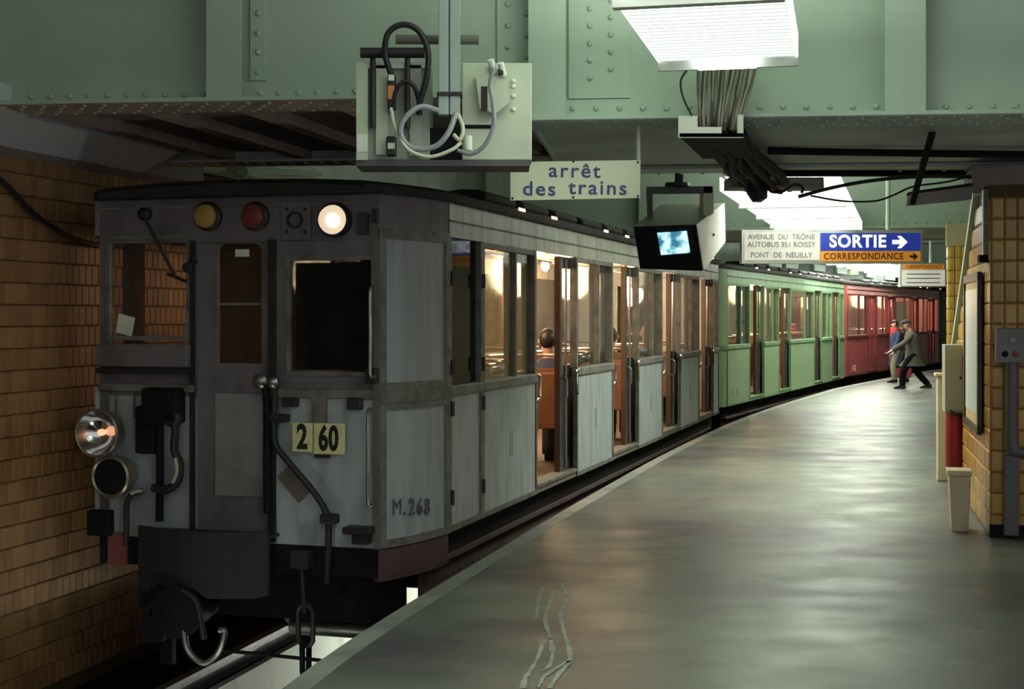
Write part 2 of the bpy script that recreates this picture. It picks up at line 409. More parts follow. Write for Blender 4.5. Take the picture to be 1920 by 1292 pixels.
for g, px0, px1, zb, wide in ((g1, 990, 1060, ZR, 1), (g1, 1660, 1737, ZR, 1), (g0, 385, 450, ZL, 1)):
    a, b_ = gx(px0), gx(px1); b = bm_new(); box(b, a, b_, .015, .032, zb + .022, ZT); box(b, (a + b_) / 2 - .012, (a + b_) / 2 + .012, .032, .2, zb + .022, ZT)
    ob('stiffener', b, GREEN, g)
for g, px0, px1, zb in ((g1, 1062, 1180, ZR), (g0, 452, 480, ZL), (g0, 925, 988, ZL)):
    b = bm_new(); box(b, gx(px0), gx(px1), .178, .2, zb + .14, ZT); ob('splice_plate', b, GREEN, g)
def rivets(g, xs, zs, y):
    for x in xs:
        for z in zs: inst('rivet', RIV, g, (x, y, z))
rz = lambda zb: zb + .068
for px in [1070 + 44.8 * i for i in range(-1, 20)]:
    if 1655 < px < 1742: continue
    inst('rivet', RIV, g1, (gx(px), .183, gz(px, 203, .18) if px < 1270 else gz(px, 200, .18)))
for i in range(27):
    px = -40 + 36.5 * i
    if 380 < px < 455 or px > 980: continue
    inst('rivet', RIV, g0, (gx(px), .183, rz(ZL)))
for py in (8, 40, 73, 105, 138): inst('rivet', RIV, g1, (gx(1103), .178, gz(1103, py + 8, .17))); inst('rivet', RIV, g1, (gx(1143), .178, gz(1143, py - 8, .17)))
for py in (25, 62, 98, 135): inst('rivet', RIV, g0, (gx(467), .178, gz(467, py, .17)))
for py in (8, 48, 88, 128): inst('rivet', RIV, g0, (gx(946), .178, gz(946, py, .17))); inst('rivet', RIV, g0, (gx(981), .178, gz(981, py + 18, .17)))
# rows of rivet heads under the flanges (too small to pick apart)
for g, t0, t1, zb in ((g1, gx(990), 4.5, ZR), (g0, -4.5, gx(990), ZL)):
    b = bm_new(); t = t0
    while t < t1:
        for j, y in enumerate((.06, .16, .28, .36)): RIVS(b, (t + .06 * (j % 2), y, zb - .004), (0, 0, -1), .014)
        t += .12
    stuff(ob('flange_rivets', b, GREEN, g))
# low slab behind girder 1
low = sroot('ceiling', 'dark low ceiling slab between the first girders', (0, G1Y, 0), -G1A)
b = bm_new(); box(b, gx(990), 9, .42, 3.0, ZR + .03, ZR + .3); ob('slab', b, GREEN_LIFTED, low)
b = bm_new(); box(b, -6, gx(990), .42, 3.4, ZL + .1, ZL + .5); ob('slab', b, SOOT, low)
for i in range(6):
    x = -3.0 + i * .62; b = bm_new(); quadbox(b, (x, .42, ZL + .03), (x + .11, .42, ZL + .03), (x + .46, 3.4, ZL + .03), (x + .35, 3.4, ZL + .03), (0, 0, .1)); ob('rib', b, RUSTBAR, low)
b = bm_new(); box(b, -6, gx(990), 3.1, 3.45, ZL, ZL + .022); box(b, -6, gx(990), 3.27, 3.3, ZL, ZT); ob('far_girder', b, GREEN_LIFTED, low)
b = bm_new(); t = -4
while t < .1:
    for y in (3.15, 3.24): RIVS(b, (t, y, ZL), (0, 0, -1), .016)
    t += .12
stuff(ob('far_rivets', b, RUSTBAR, low))
b = bm_new(); box(b, gx(990), 9, 2.98, 3.02, ZR + .02, ZT); box(b, gx(990), 9, 2.7, 3.03, ZR, ZR + .025); ob('far_girder', b, GREEN_LIFTED, low)
b = bm_new(); t = 0
while t < 5:
    RIVS(b, (t, 2.96, ZR), (0, 0, -1), .02); t += .16
stuff(ob('far_rivets', b, GREEN_LIFTED, low))
b = bm_new(); box(b, gx(985), gx(985) + .02, .2, 3.4, ZR, ZL + .3); ob('slab_edge', b, GREEN_LIFTED, low)
# haunch along the left wall under the slab
hb = sroot('trim_1', 'grey sloping haunch between the tiled wall and the slab')
WLs = [p for p in WL if 6.5 < p.y < 12.2]
b = bm_new(); sweep(b, WLs, [(-.2, 2.60), (.02, 2.615), (.10, 2.66), (.10, 2.85), (-.2, 2.85)]); ob('cornice', b, SOOT, hb)
WLs2 = [p for p in WL if 6.5 < p.y < 11.4]
b = bm_new(); sweep(b, WLs2, [(.10, 2.655), (.42, 2.80), (.42, 2.95), (.10, 2.95)]); ob('sloped_soffit', b, HAUNCH, hb)
b = bm_new(); quadbox(b, (-3.45, .0, 2.60), (-2.95, .0, ZL - .003), (-2.95, .42, ZL - .003), (-3.45, .42, 2.60), (0, 0, .14)); gu = ob('gusset', b, HAUNCH, g0)
# high bays
hc = sroot('ceiling_high', 'green painted upper ceiling of the lit bays')
b = bm_new(); box(b, -7, 14, 2.5, 8.2, 3.72, 3.8); ob('bay_ceiling', b, GREEN, hc)
b = bm_new(); box(b, -5, 16, 10, 19.5, 3.72, 3.8); ob('bay_ceiling', b, GREEN, hc)
b = bm_new(); box(b, -3, 34, 20, 62, 3.72, 3.8); ob('bay_ceiling', b, GREEN, hc)
g2 = girder('girder_far', 'second green steel girder beyond the hanging monitor', (2.2, 18.0), -R(12), -6, 7.5, 2.63)
for x in (-2.6, -.6, 1.4, 3.4, 5.4):
    b = bm_new(); box(b, x, x + .2, .015, .03, 2.655, ZT); box(b, x + .09, x + .11, .03, .2, 2.655, ZT); ob('stiffener', b, GREEN, g2)
b = bm_new(); t = -5.5
while t < 7.3: RIVS(b, (t, .183, 2.70), (0, -1, 0), .018); t += .13
stuff(ob('angle_rivets', b, GREEN, g2))
b = bm_new(); box(b, -6, 7.5, .42, 3.2, 2.66, 2.95); ob('slab', b, GREEN_LIFTED, g2)
b = bm_new(); box(b, -6, 7.5, 3.2, 3.24, 2.63, ZT); ob('far_web', b, GREEN, g2)
g3 = girder('girder_distant', 'distant green steel girder above the red carriage', (11, 44), -R(26), -9, 8, 2.62)
b = bm_new(); box(b, -9, 8, .42, 5, 2.66, 3); ob('slab', b, GREEN, g3)
# longitudinal pipes seen above the train roof
for i, (p, q, r) in enumerate((((430, 318, 12.0), (700, 333, 17), .03), ((455, 322, 12.0), (560, 336, 15), .05))):
    b = bm_new(); tube(b, [P(*p), P(*q)], r, 8); tag(ob('ceiling_pipe', b, GREEN, smooth=True), ['thin green pipe under the ceiling behind the train roof', 'thick green pipe under the ceiling behind the train roof'][i], 'pipe')
# right-hand back wall and the far end wall, closing the station
WR = offset(ED, 4.6)
bm = bm_new(); sweep(bm, [p for p in WR if p.y > 11], [(0, 0), (.2, 0), (.2, 3.75), (0, 3.75)])
struct(ob('wall_right', bm, mat('dull_ochre_tiling', (.22, .15, .06), .5)), 'yellow tiled wall at the back of the platform')
bm = bm_new(); box(bm, 8, 34, 60, 60.3, -1.2, 3.8); struct(ob('wall_back', bm, mat('pale_wall', (.45, .46, .38), .6)), 'pale wall closing the far end of the station')
# fascia with panels on the far left wall
fa = thing('wall_fascia', 'dark fascia with pale panels above the red carriage roof', 'fascia', (0, 0, 0))
fpts = [P(1425, 492, 32), P(1500, 497, 34.5), P(1600, 510, 38.5), P(1690, 522, 43)]
for i in range(3):
    b = bm_new(); p, q = fpts[i], fpts[i + 1]; quadbox(b, p + Vector((0, 0, -.27)), q + Vector((0, 0, -.27)), q + Vector((0, 0, .17)), p + Vector((0, 0, .17)), (-.3, .2, 0)); ob('board', b, mat('dark_green_grey', (.07, .085, .08), .6), fa)
    for f in (.3, .72):
        c = p.lerp(q, f); d = (q - p).normalized() * .45; c = c + Vector((.06, -.05, 0))
        b = bm_new(); quadbox(b, c - d + Vector((0, 0, -.1)), c + d + Vector((0, 0, -.1)), c + d + Vector((0, 0, .06)), c - d + Vector((0, 0, .06)), (-.06, .05, 0)); ob('panel', b, GREEN, fa)
b = bm_new(); 
for i in range(3):
    p, q = fpts[i], fpts[i + 1]; quadbox(b, p + Vector((0, 0, -.42)), q + Vector((0, 0, -.42)), q + Vector((0, 0, -.28)), p + Vector((0, 0, -.28)), (-.3, .2, 0))
ob('ledge', b, GREEN, fa)
# ================================================================== LUMINAIRES
TUBEM = mat('fluorescent_glow', (.95, 1, .96), .5, emit=K_TUBE, ecol=(.93, 1, .96))
SLAT = mat('white_louvre', (.62, .64, .62), .45, dirt=(.52, .54, .52), amt=.4, scale=4, emit=.45, ecol=(.90, 1, .93))
SIDEM = mat('added_side_glow_strip', (.9, .95, .9), .5, emit=3, ecol=(.93, 1, .90), sample=True)  # glowing strips added along the lamp sides to light girder and ceiling
def luminaire(label, p0, ang, length, width, zb, power, nlight=2, pitch=.11, up=.8, group='platform luminaires'):
    """p0 = near-left... centre of far end; runs back toward the camera along -y local"""
    t = thing('ceiling_luminaire', label, 'lamp', (p0[0], p0[1], zb), -ang, group)
    hw = width / 2
    b = bm_new(); box(b, -hw + .03, hw - .03, -length, 0, .13, .19); ob('housing', b, WHITE, t)
    sl = bm_new(); box(sl, -hw, hw, -.006, .006, 0, .09); sme = mesh_of(sl, SLAT)
    n = int(length / pitch)
    for i in range(1, min(n, 120)):
        o = inst('louvre_blade', sme, t, (0, -i * pitch, .01), (R(-24), 0, 0))
    for x in (-hw * .55, 0, hw * .55):
        b = bm_new(); tube(b, [(x, -length + .05, .105), (x, -.04, .105)], .018, 10); ob('tube', b, TUBEM, t, True)
    for x0, x1 in ((-hw - .008, -hw + .004), (hw - .004, hw + .008)):
        b = bm_new(); box(b, x0, x1, -length, -.012, .015, .125); ob('added_side_glow', b, SIDEM, t)
    light('added_uplight', 'AREA', (0, -length * .5, .21), power * up, FLUO, width * .8, length * .9, rot=(math.pi, 0, 0), parent=t)  # added light above the closed housing, brightens ceiling and girder
    b = bm_new(); box(b, -hw - .01, hw + .01, -.012, .008, -.03, .17); ob('end_plate', b, GREYBOX, t)
    b = bm_new(); prism(b, [(-hw * .5, .06), (hw * .5, .06), (hw * .42, -.035), (-hw * .42, -.035)], 'y', -.06, -.013); ob('end_diffuser', b, TUBEM, t)
    k = 1
    while k * 1.55 < length - .3:
        b = bm_new(); box(b, -hw, hw, -k * 1.55 - .03, -k * 1.55 + .03, -.035, .0); ob('section_joint', b, WHITE, t); k += 1
    for y in (-.4, -length + .4):
        b = bm_new(); tube(b, [(0, y, .19), (0, y, 3.72 - zb)], .012, 6); ob('suspension_rod', b, GREYBOX, t)
    for i in range(nlight):
        light('tube_light', 'AREA', (0, -length * (i + .5) / nlight, .125), power, FLUO, width * .9, length / nlight * .9, parent=t)
    return t
# near lamp: end in front of girder
e1 = P(1364, 118, 7.25)
luminaire('bright louvred fluorescent lamp at the top of the picture', (e1.x, e1.y), R(13), 3.2, .69, e1.z, K_PLATFORM * .36, 2, .075, up=2.1)
e2 = P(1540, 436, 17.4)
luminaire('louvred fluorescent lamp above the blue exit sign', (e2.x, e2.y), R(15.5), 6.0, .95, e2.z, K_PLATFORM * .8, 3, .1)
e4 = P(1668, 478, 30)  # unseen lamp added to brighten the green carriage
luminaire('added louvred lamp unseen behind the exit sign, brightening the green carriage', (e4.x, e4.y), R(20), 8, .9, e4.z, K_PLATFORM * .7, 3, .3)
e3 = P(1690, 527, 42)
luminaire('distant louvred fluorescent lamp behind the small orange and white sign', (e3.x, e3.y), R(21.6), 14, .9, e3.z + .15, K_PLATFORM * 1.2, 4, .5)
e5 = P(1790, 545, 56)  # lamp added for more light on the far carriages
luminaire('added louvred lamp beyond the teal carriage, brightening the far end', (e5.x, e5.y), R(32), 12, .9, 2.8, K_PLATFORM * 2, 3, .5)

# ================================================================== TRAIN
ZB, BELT0, BELT1, WT, LB, RE = .085, 1.0, 1.075, 2.085, 2.315, 2.345
CABG = mat('grimy_unlit_front_grey', (.155, .142, .15), .6, dirt=(.08, .073, .075), amt=.8, scale=5, stretch=(1, 1, .45))  # front grey darkened: its lack of light is put into the paint
TRIM = mat('dirty_grey_trim', (.17, .165, .14), .6, dirt=(.07, .065, .06), amt=.8, scale=9)
ROOFM = mat('black_roof', (.018, .018, .018), .8, dirt=(.045, .042, .04), amt=.6, scale=4)
WOOD = mat('varnished_orange_wood', (.19, .09, .045), .4, dirt=(.12, .052, .028), amt=.7, scale=6, stretch=(1, 1, .2))
BWOOD = mat('brown_edge_wood', (.085, .046, .028), .5, dirt=(.05, .028, .018), amt=.6, scale=6)
DWOOD = mat('dark_brown_wood', (.14, .06, .03), .5, dirt=(.07, .035, .02), amt=.6, scale=6)
CREAM = mat('cream_lining', (.60, .50, .36), .5, dirt=(.48, .38, .26), amt=.5, scale=3)
SOLE = mat('red_brown_solebar', (.10, .055, .05), .7, dirt=(.05, .035, .035), amt=.7, scale=7)
LEAD = mat('leaf_dark_frame', (.055, .055, .05), .45, .2, dirt=(.1, .095, .085), amt=.5, scale=8)
BULB = mat('warm_bulb_glow', (1, .8, .5), .4, emit=8, ecol=(1, .72, .42))
FROST = mat('grey_blue_screen_panel', (.30, .34, .355), .35, dirt=(.22, .24, .245), amt=.7, scale=2.5, stretch=(4, 4, .5))
def paint(name, c, d): return mat(name, c, .42, dirt=d, amt=.75, scale=3.5, stretch=(2.2, 2.2, .5), bump=.02, lo=.4, hi=.7)
GREYP = paint('pale_grey_blue_car_paint', (.36, .41, .415), (.21, .235, .235))
GREYL = paint('pale_grey_letterboard_paint', (.36, .37, .30), (.15, .15, .125))
GRNP = paint('green_car_paint', (.23, .35, .19), (.18, .27, .155)); GRNL = paint('pale_green_board_paint', (.30, .42, .28), (.18, .27, .17))
REDP = paint('red_car_paint', (.46, .075, .085), (.34, .07, .07)); REDL = paint('pale_red_board_paint', (.58, .30, .28), (.42, .2, .19))
TEALP = paint('teal_car_paint', (.28, .42, .38), (.2, .3, .27))
LATCHM = None
def arc_pts(front_inset, clen, n=7):
    return [(x, y) for x, y in bez((clen, 0), (clen * .42, front_inset * .12), (0, front_inset), n)]
def wallstrip(bm, pts, z0, z1, t=.03, out=0):
    """vertical strip along polyline pts (u,v); thickness t toward +v side"""
    A, B = [], []
    for i, p in enumerate(pts):
        a = pts[max(i - 1, 0)]; c = pts[min(i + 1, len(pts) - 1)]
        d = Vector((c[0] - a[0], c[1] - a[1])).normalized(); nrm = Vector((-d.y, d.x))
        if nrm.y < 0: nrm = -nrm
        A.append(Vector(p) - nrm * out); B.append(Vector(p) + nrm * t)
    rows = []
    for L_ in (A, B):
        rows.append([bm.verts.new((q.x, q.y, z0)) for q in L_]); rows.append([bm.verts.new((q.x, q.y, z1)) for q in L_])
    a0, a1, b0, b1 = rows
    for i in range(len(pts) - 1):
        bm.faces.new((a0[i], a0[i + 1], a1[i + 1], a1[i])); bm.faces.new((b0[i], b1[i], b1[i + 1], b0[i + 1]))
        bm.faces.new((a1[i], a1[i + 1], b1[i + 1], b1[i])); bm.faces.new((a0[i], b0[i], b0[i + 1], a0[i + 1]))
    bm.faces.new((a0[0], a1[0], b1[0], b0[0])); bm.faces.new((a0[-1], b0[-1], b1[-1], a1[-1]))
    return bm
# seated passenger added later
def metro_car(label, A0, angle, L, bays, doors, P1, PL, PT, clen, inset, closed=(), detail=True, endpanel=None, benchm=None, boards=.72, group='metro carriages', lamps=4, energy=K_CAR):
    t = thing('metro_car', label, 'train car', (A0[0], A0[1], -1.0), math.pi / 2 - angle, group)
    def part(name, b, m, parent=None, smooth=False, label=None): return ob(name, b, m, parent or t, smooth, 1.0, label)
    t_part = part
    # --- roof, following the tapered corners
    us = [-.1, 0, clen * .3, clen * .65, clen, 2, L * .5, L - .5, L + .03]
    b = bm_new(); secs = []
    for u in us:
        if u < clen:
            k = max(0, min(1, 1 - u / clen)); e = inset * k ** 1.6 + (.1 if u < 0 else 0)
        else: e = 0
        lift = -.035 if u < 0 else 0
        v0, v1 = -.045 + e, 2.445 - e; c = (v0 + v1) / 2; hw = (v1 - v0) / 2
        prof = [(-1, 0), (-1, .045), (-.97, .065), (-.85, .08), (-.5, .1), (0, .108), (.5, .1), (.85, .08), (.97, .065), (1, .045), (1, 0)]
        secs.append([b.verts.new((u, c + hw * a, RE - .02 + h + (lift if h > .05 else 0))) for a, h in prof])
    for i in range(len(secs) - 1):
        for k in range(len(prof) - 1): b.faces.new((secs[i][k], secs[i][k + 1], secs[i + 1][k + 1], secs[i + 1][k]))
        b.faces.new((secs[i][-1], secs[i][0], secs[i + 1][0], secs[i + 1][-1]))
    b.faces.new(secs[0][::-1]); b.faces.new(secs[-1]); part('roof', b, ROOFM, smooth=False)
    # roof ventilators along the platform edge of the roof
    vb = bm_new(); prism(vb, [(-.02, 0), (-.03, .04), (.02, .075), (.16, .085), (.3, .07), (.34, 0)], 'x', -.38, .38); bmesh.ops.bevel(vb, geom=vb.edges[:], offset=.012, segments=1, affect='EDGES'); vme = mesh_of(vb, ROOFM)
    gb = bm_new(); box(gb, -.09, .09, -.003, .003, -.012, .012); gme = mesh_of(gb, mat('vent_leak_glow', (1, .6, .4), .5, emit=1.3, ecol=(1, .62, .42)))  # glowing plates painted as saloon light leaking through the vents
    u = 1.9; i = 0
    while u < L - .5:
        v = inst('roof_vent', vme, t, (u, .0, RE + 1.045)); 
        if i % 3 != 2: inst('vent_glow', gme, v, (.46, -.05, -.012))
        u += .98; i += 1
    # --- platform side
    def pane(a, c, z0, z1, v=.03, parent=None, m=GLASS): b = bm_new(); box(b, a, c, v, v + .005, z0, z1); return part('window_pane', b, m, parent)
    for (a, c) in bays:
        b = bm_new(); box(b, a + .012, c - .012, 0, .03, ZB + .03, BELT0, .004); pn = part('side_panel', b, P1)
        b = bm_new(); box(b, a, a + .035, -.01, .03, ZB, BELT0); box(b, c - .035, c, -.01, .03, ZB, BELT0); box(b, a, c, -.012, .03, ZB, ZB + .035); part('panel_moulding', b, PT)
        b = bm_new(); box(b, a - .0, c + .0, -.022, .05, BELT0, BELT1, .012); part('belt_rail', b, PT)
        w_ = c - a
        if w_ < .35:
            b = bm_new(); box(b, a, c, 0, .05, BELT1, WT); part('window_pillar', b, PT); continue
        for x0, x1 in ((a, a + .055), (c - .055, c)):
            b = bm_new(); box(b, x0, x1, -.004, .06, BELT1, WT); part('window_pillar', b, PT)
        b = bm_new(); box(b, a + .055, c - .055, .0, .05, WT - .04, WT); part('window_head', b, PT)
        m_ = a + .6 * w_
        if w_ > .8:
            b = bm_new(); box(b, m_, m_ + .045, .005, .05, BELT1, WT - .04); part('window_mullion', b, PT)
            pane(a + .055, m_, BELT1, WT - .04); pane(m_ + .045, c - .055, BELT1, WT - .04)
        else: pane(a + .055, c - .055, BELT1, WT - .04)
        if detail and w_ > 1:      # faint twin mark on the panel
            for dx in (-.02, .03):
                b = bm_new(); box(b, (a + c) / 2 + dx, (a + c) / 2 + dx + .012, -.0015, 0, .46, .66); part('panel_mark', b, mat('faint_grey_mark', (.17, .18, .19), .6), pn)
        if detail and w_ > .8:      # chrome door-engine cylinder behind the sill of the window
            b = bm_new(); x = a + .42; tube(b, [(x, .09, BELT1 + .07), (x + .22, .09, BELT1 + .07)], .045, 10); tube(b, [(x + .22, .09, BELT1 + .07), (x + .27, .09, BELT1 + .07)], .06, 10); box(b, x - .06, x - .0, .06, .13, BELT1, BELT1 + .09); part('door_engine', b, CHROME, smooth=True)
    u = clen + .02
    while u < L - .02:
        e = min(u + boards, L); b = bm_new(); box(b, u + .005, e - .005, 0, .03, WT, LB); part('letterboard', b, PL)
        u = e
    for f in (0,):
        b = bm_new(); box(b, clen, L, -.015, .04, WT + .105, WT + .115); part('letterboard_moulding', b, PT)
    b = bm_new(); box(b, clen, L, -.04, .06, LB, RE); part('gutter', b, ROOFM)
    # --- doors
    for i, (a, c) in enumerate(doors):
        b = bm_new(); box(b, a, c, .0, .14, ZB, .155); box(b, a, c, -.012, .02, .13, .158); part('door_sill', b, PT)
        if i in closed: leaves = ((a, (a + c) / 2 - .003), ((a + c) / 2 + .003, c))
        else: leaves = ((a - .55, a + .035), (c - .33, c + .3))
        for k, (l0, l1) in enumerate(leaves):
            v0, v1 = (.045, .085) if i in closed else (.068, .112)
            z0, z1 = .158, WT - .005; mm = P1 if i in closed else LEAD
            b = bm_new()
            for x0, x1 in ((l0, l0 + .07), (l1 - .07, l1)): box(b, x0, x1, v0, v1, z0, z1)
            for y0, y1 in ((z0, z0 + .1), (1.02, 1.1), (z1 - .1, z1)): box(b, l0 + .07, l1 - .07, v0, v1, y0, y1)
            box(b, l0 + .07, l1 - .07, v0 + .012, v1 - .012, z0 + .1, 1.02)
            lf = part('door_leaf', b, mm)
            pane(l0 + .07, l1 - .07, 1.1, z1 - .1, v0 + .018, lf)
            if i not in closed:
                x = l0 if k else l1
                b = bm_new(); box(b, x - (.012 if k else 0), x + (0 if k else .012), v0 - .004, v1 + .004, z0, z1); part('edge_strip', b, BWOOD, lf)
                if k:
                    b = bm_new(); tube(b, [(l0 + .16, v0 - .012, z0 + .02), (l0 + .16, v0 - .012, z1 - .02)], .012, 8); part('guide_rod', b, STEEL, lf, True)
            if detail:
                b = bm_new(); x = (l0 + .04) if k else (l1 - .04); tube(b, smoothpath([(x, v0, 1.0), (x, v0 - .05, .98), (x, v0 - .055, .9), (x, v0 - .05, .82), (x, v0, .8)], 3), .011, 6); part('handle', b, STEEL, lf, True)
        if detail:      # curved grab handles where the belt rail ends at the doorway
            for x, s in ((a, 1), (c, -1)):
                b = bm_new(); tube(b, smoothpath([(x, -.015, 1.06), (x + s * .04, -.02, 1.05), (x + s * .05, -.02, .98), (x + s * .045, -.02, .88), (x, -.01, .84)], 4), .013, 8); part('grab_handle', b, CHROME, smooth=True)
    # --- far side
    b = bm_new(); box(b, clen, L, 2.37, 2.4, ZB, BELT1); part('far_side_panel', b, P1)
    b = bm_new(); box(b, clen, L, 2.37, 2.4, WT, RE); part('far_letterboard', b, PL)
    fa_ = sorted(set([clen] + [x for d in doors for x in d] + [L]))
    for x in fa_:
        b = bm_new(); box(b, max(x - .07, clen), min(x + .07, L), 2.36, 2.4, BELT1, WT); part('far_pillar', b, WOOD)
    for a, c in zip(fa_[:-1], fa_[1:]): pane(a + .07, c - .07, BELT1, WT, 2.38)
    # --- ends, floor, ceiling, underframe
    b = bm_new(); box(b, clen * .5, L, .05, 2.35, ZB, .14); part('saloon_floor', b, mat('brown_car_floor', (.13, .085, .06), .6))
    b = bm_new(); box(b, clen, L, .04, 2.36, 2.28, 2.30); part('saloon_ceiling', b, CREAM)
    b = bm_new(); box(b, L - .04, L, .0, .85, ZB, RE); box(b, L - .04, L, 1.55, 2.4, ZB, RE); box(b, L - .04, L, .85, 1.55, 2.0, RE); part('rear_end', b, P1)
    b = bm_new(); box(b, .35, L - .1, .09, 2.31, -.12, ZB); part('underframe', b, BLACK)
    b = bm_new(); box(b, .6, L - .35, .12, .16, -.33, -.1); box(b, .6, L - .35, .06, .16, -.13, -.1); box(b, .6, L - .35, .06, .16, -.35, -.33); part('solebar', b, SOLE)
    b = bm_new(); u = .8
    while u < min(L - .4, 9):
        for z in (-.16, -.26): RIVS(b, (u, .12, z), (0, -1, 0), .013)
        u += .14
    stuff(part('solebar_rivets', b, SOLE))
    # --- saloon
    bd = [x for x in bays if x[1] - x[0] > .9]
    bb = bm_new()
    box(bb, .0, .045, 0, .84, .50, 1.02, .01); box(bb, .045, .07, 0, .84, .98, 1.06); box(bb, .045, .48, 0, .84, .50, .54, .01); box(bb, .05, .09, .04, .08, .13, .5); box(bb, .05, .09, .76, .8, .13, .5); box(bb, .40, .44, .04, .08, .13, .5); box(bb, .40, .44, .76, .8, .13, .5)
    bme = mesh_of(bb, WOOD, z=1.0)
    rb = bm_new(); tube(rb, smoothpath([(.02, .06, 1.02), (.02, .06, 1.14), (.02, .12, 1.18), (.02, .72, 1.18), (.02, .78, 1.14), (.02, .78, 1.02)], 4), .013, 8); rme = mesh_of(rb, CHROME, True, 1.0)
    for a, c in bd:
        for v in (.1, 1.46):
            for x, rz_ in ((a + .1, 0), (c - .1, math.pi)):
                o = inst('bench', bme, t, (x, v if not rz_ else v + .84, 0), (0, 0, rz_)); inst('grab_rail', rme, o)
    for a, c in doors:
        b = bm_new(); x = (a + c) / 2; tube(b, [(x, 1.2, .14), (x, 1.2, 2.28)], .018, 8); part('stanchion', b, CHROME, smooth=True)
    b = bm_new(); tube(b, [(clen + 1, .75, 2.12), (L - .3, .75, 2.12)], .014, 6); part('ceiling_rail', b, CHROME, smooth=True)
    b = bm_new()
    lb = lathe(bm_new(), [(0, -.11), (.03, -.1), (.055, -.06), (.06, -.02), (.045, .02), (.03, .03), (.05, .04), (.05, .05)], (0, 0, 0), (0, 0, 1), 12); lme = mesh_of(lb, BULB, True); b.free()
    s0_ = doors[0][0] if doors else 2
    n = 7
    for i in range(n):
        u = s0_ - .6 + i * (L - s0_ + .2) / n
        for v in (.62, 1.78): inst('saloon_bulb', lme, t, (u, v, 3.24))
    for i in range(lamps):
        u = s0_ - .3 + (i + .5) * (L - s0_ - .2) / lamps
        light('saloon_light', 'POINT', (u, 1.2, 3.0), energy, (1, .66, .40), parent=t, radius=.25)
    return t, part, pane

# ---------------------------------------------------------------- car 1 : the grey-blue motor car
A1, AN1, L1 = (-.648, 8.873), R(16.7), 13.05
D1 = [(2.95, 4.3), (5.82, 7.07), (8.52, 9.72), (11.25, 12.5)]
B1 = [(1.5, 2.95), (4.3, 5.82), (7.07, 8.52), (9.72, 11.25), (12.5, 13.05)]
c1, part, pane = metro_car('grimy grey blue leading motor car with open doors and lit headlamp', A1, AN1, L1, B1, D1, GREYP, GREYL, TRIM, .76, .2)
ca, sa = math.cos(AN1), math.sin(AN1)
def F(px, py):
    k = (px - 960) / FPX; v = (A1[0] - k * A1[1]) / (ca + k * sa); Y = A1[1] + v * sa
    return v, CH + (HZ - py) * Y / FPX
def fbox(px0, py0, px1, py1, u0, u1, bev=0, b=None):
    b = b or bm_new(); cy, cx = (py0 + py1) / 2, (px0 + px1) / 2
    va, vb = F(px1, cy)[0], F(px0, cy)[0]; box(b, u0, u1, va, vb, F(cx, py1)[1], F(cx, py0)[1], bev); return b
# platform-side corner panels
arc = arc_pts(.2, .76); mid = arc[0:]
b = wallstrip(bm_new(), arc[0:1] + arc[1:], ZB, BELT0); part('corner_panel', b, GREYP)
b = wallstrip(bm_new(), arc, BELT0, BELT1, .05, .022); part('belt_rail', b, TRIM)
b = wallstrip(bm_new(), arc, BELT1, WT, .03); part('corner_screen', b, FROST, label='grey blue screened corner window')
b = wallstrip(bm_new(), arc, WT, LB); part('letterboard', b, CABG)
b = wallstrip(bm_new(), arc, LB, RE, .05, .04); part('gutter', b, ROOFM)
for z0, z1 in ((ZB, ZB + .05), (BELT0 - .05, BELT0), (BELT1, BELT1 + .05), (WT - .05, WT + .02)): part('corner_moulding', wallstrip(bm_new(), arc, z0, z1, .03, .012), TRIM)
for i0, i1 in ((0, 1), (6, 7)):
    for z0, z1 in ((ZB, BELT0), (BELT1, WT)):
        p, q = Vector(arc[i0]), Vector(arc[i1]); f = .55
        seg = [p, p.lerp(q, f)] if i0 == 0 else [p.lerp(q, 1 - f), q]
        b = wallstrip(bm_new(), [tuple(s) for s in seg], z0, z1, .03, .014); part('corner_moulding', b, TRIM)
# far-side corner
arcL = [(u, 2.4 - v) for u, v in arc]
for z0, z1, m in ((ZB, BELT1, GREYP), (WT, RE, CABG)):
    b = wallstrip(bm_new(), arcL, z0, z1, .03, .0); part('corner_panel', b, m)
b = wallstrip(bm_new(), arcL[:2], BELT1, WT, .03); part('window_pillar', b, CABG)
b = wallstrip(bm_new(), arcL[1:], BELT1, WT, .005); part('window_pane', b, GLASS)
# cab side door behind the corner
b = bm_new(); box(b, .80, 1.47, 0, .03, ZB + .03, BELT0, .004); cd = part('cab_door', b, GREYP)
b = bm_new(); box(b, .77, 1.5, -.022, .05, BELT0, BELT1, .01); part('belt_rail', b, TRIM)
b = bm_new(); box(b, .765, .8, -.012, .05, ZB, WT); box(b, 1.44, 1.5, -.012, .05, ZB, WT); box(b, .8, 1.44, -.01, .03, ZB, ZB + .04); part('door_frame', b, TRIM)
pane(.8, 1.44, BELT1, WT, .03, None, GLASSD)
for z in (.32, .92, 1.2, 1.8):
    for x in (.785, 1.47):
        b = bm_new(); tube(b, [(x, -.022, z - .05), (x, -.022, z + .05)], .014, 8); part('hinge', b, DARK)
# bulkheads of the cab
b = bm_new(); box(b, 1.5, 1.54, .03, .95, .14, 2.28); box(b, 1.5, 1.54, 1.75, 2.37, .14, 2.28); box(b, 1.5, 1.54, .95, 1.75, 2.0, 2.28); part('cab_bulkhead', b, DWOOD)
b = bm_new(); box(b, .1, 1.5, .25, 2.15, 2.28, 2.3); part('cab_ceiling', b, CABG)
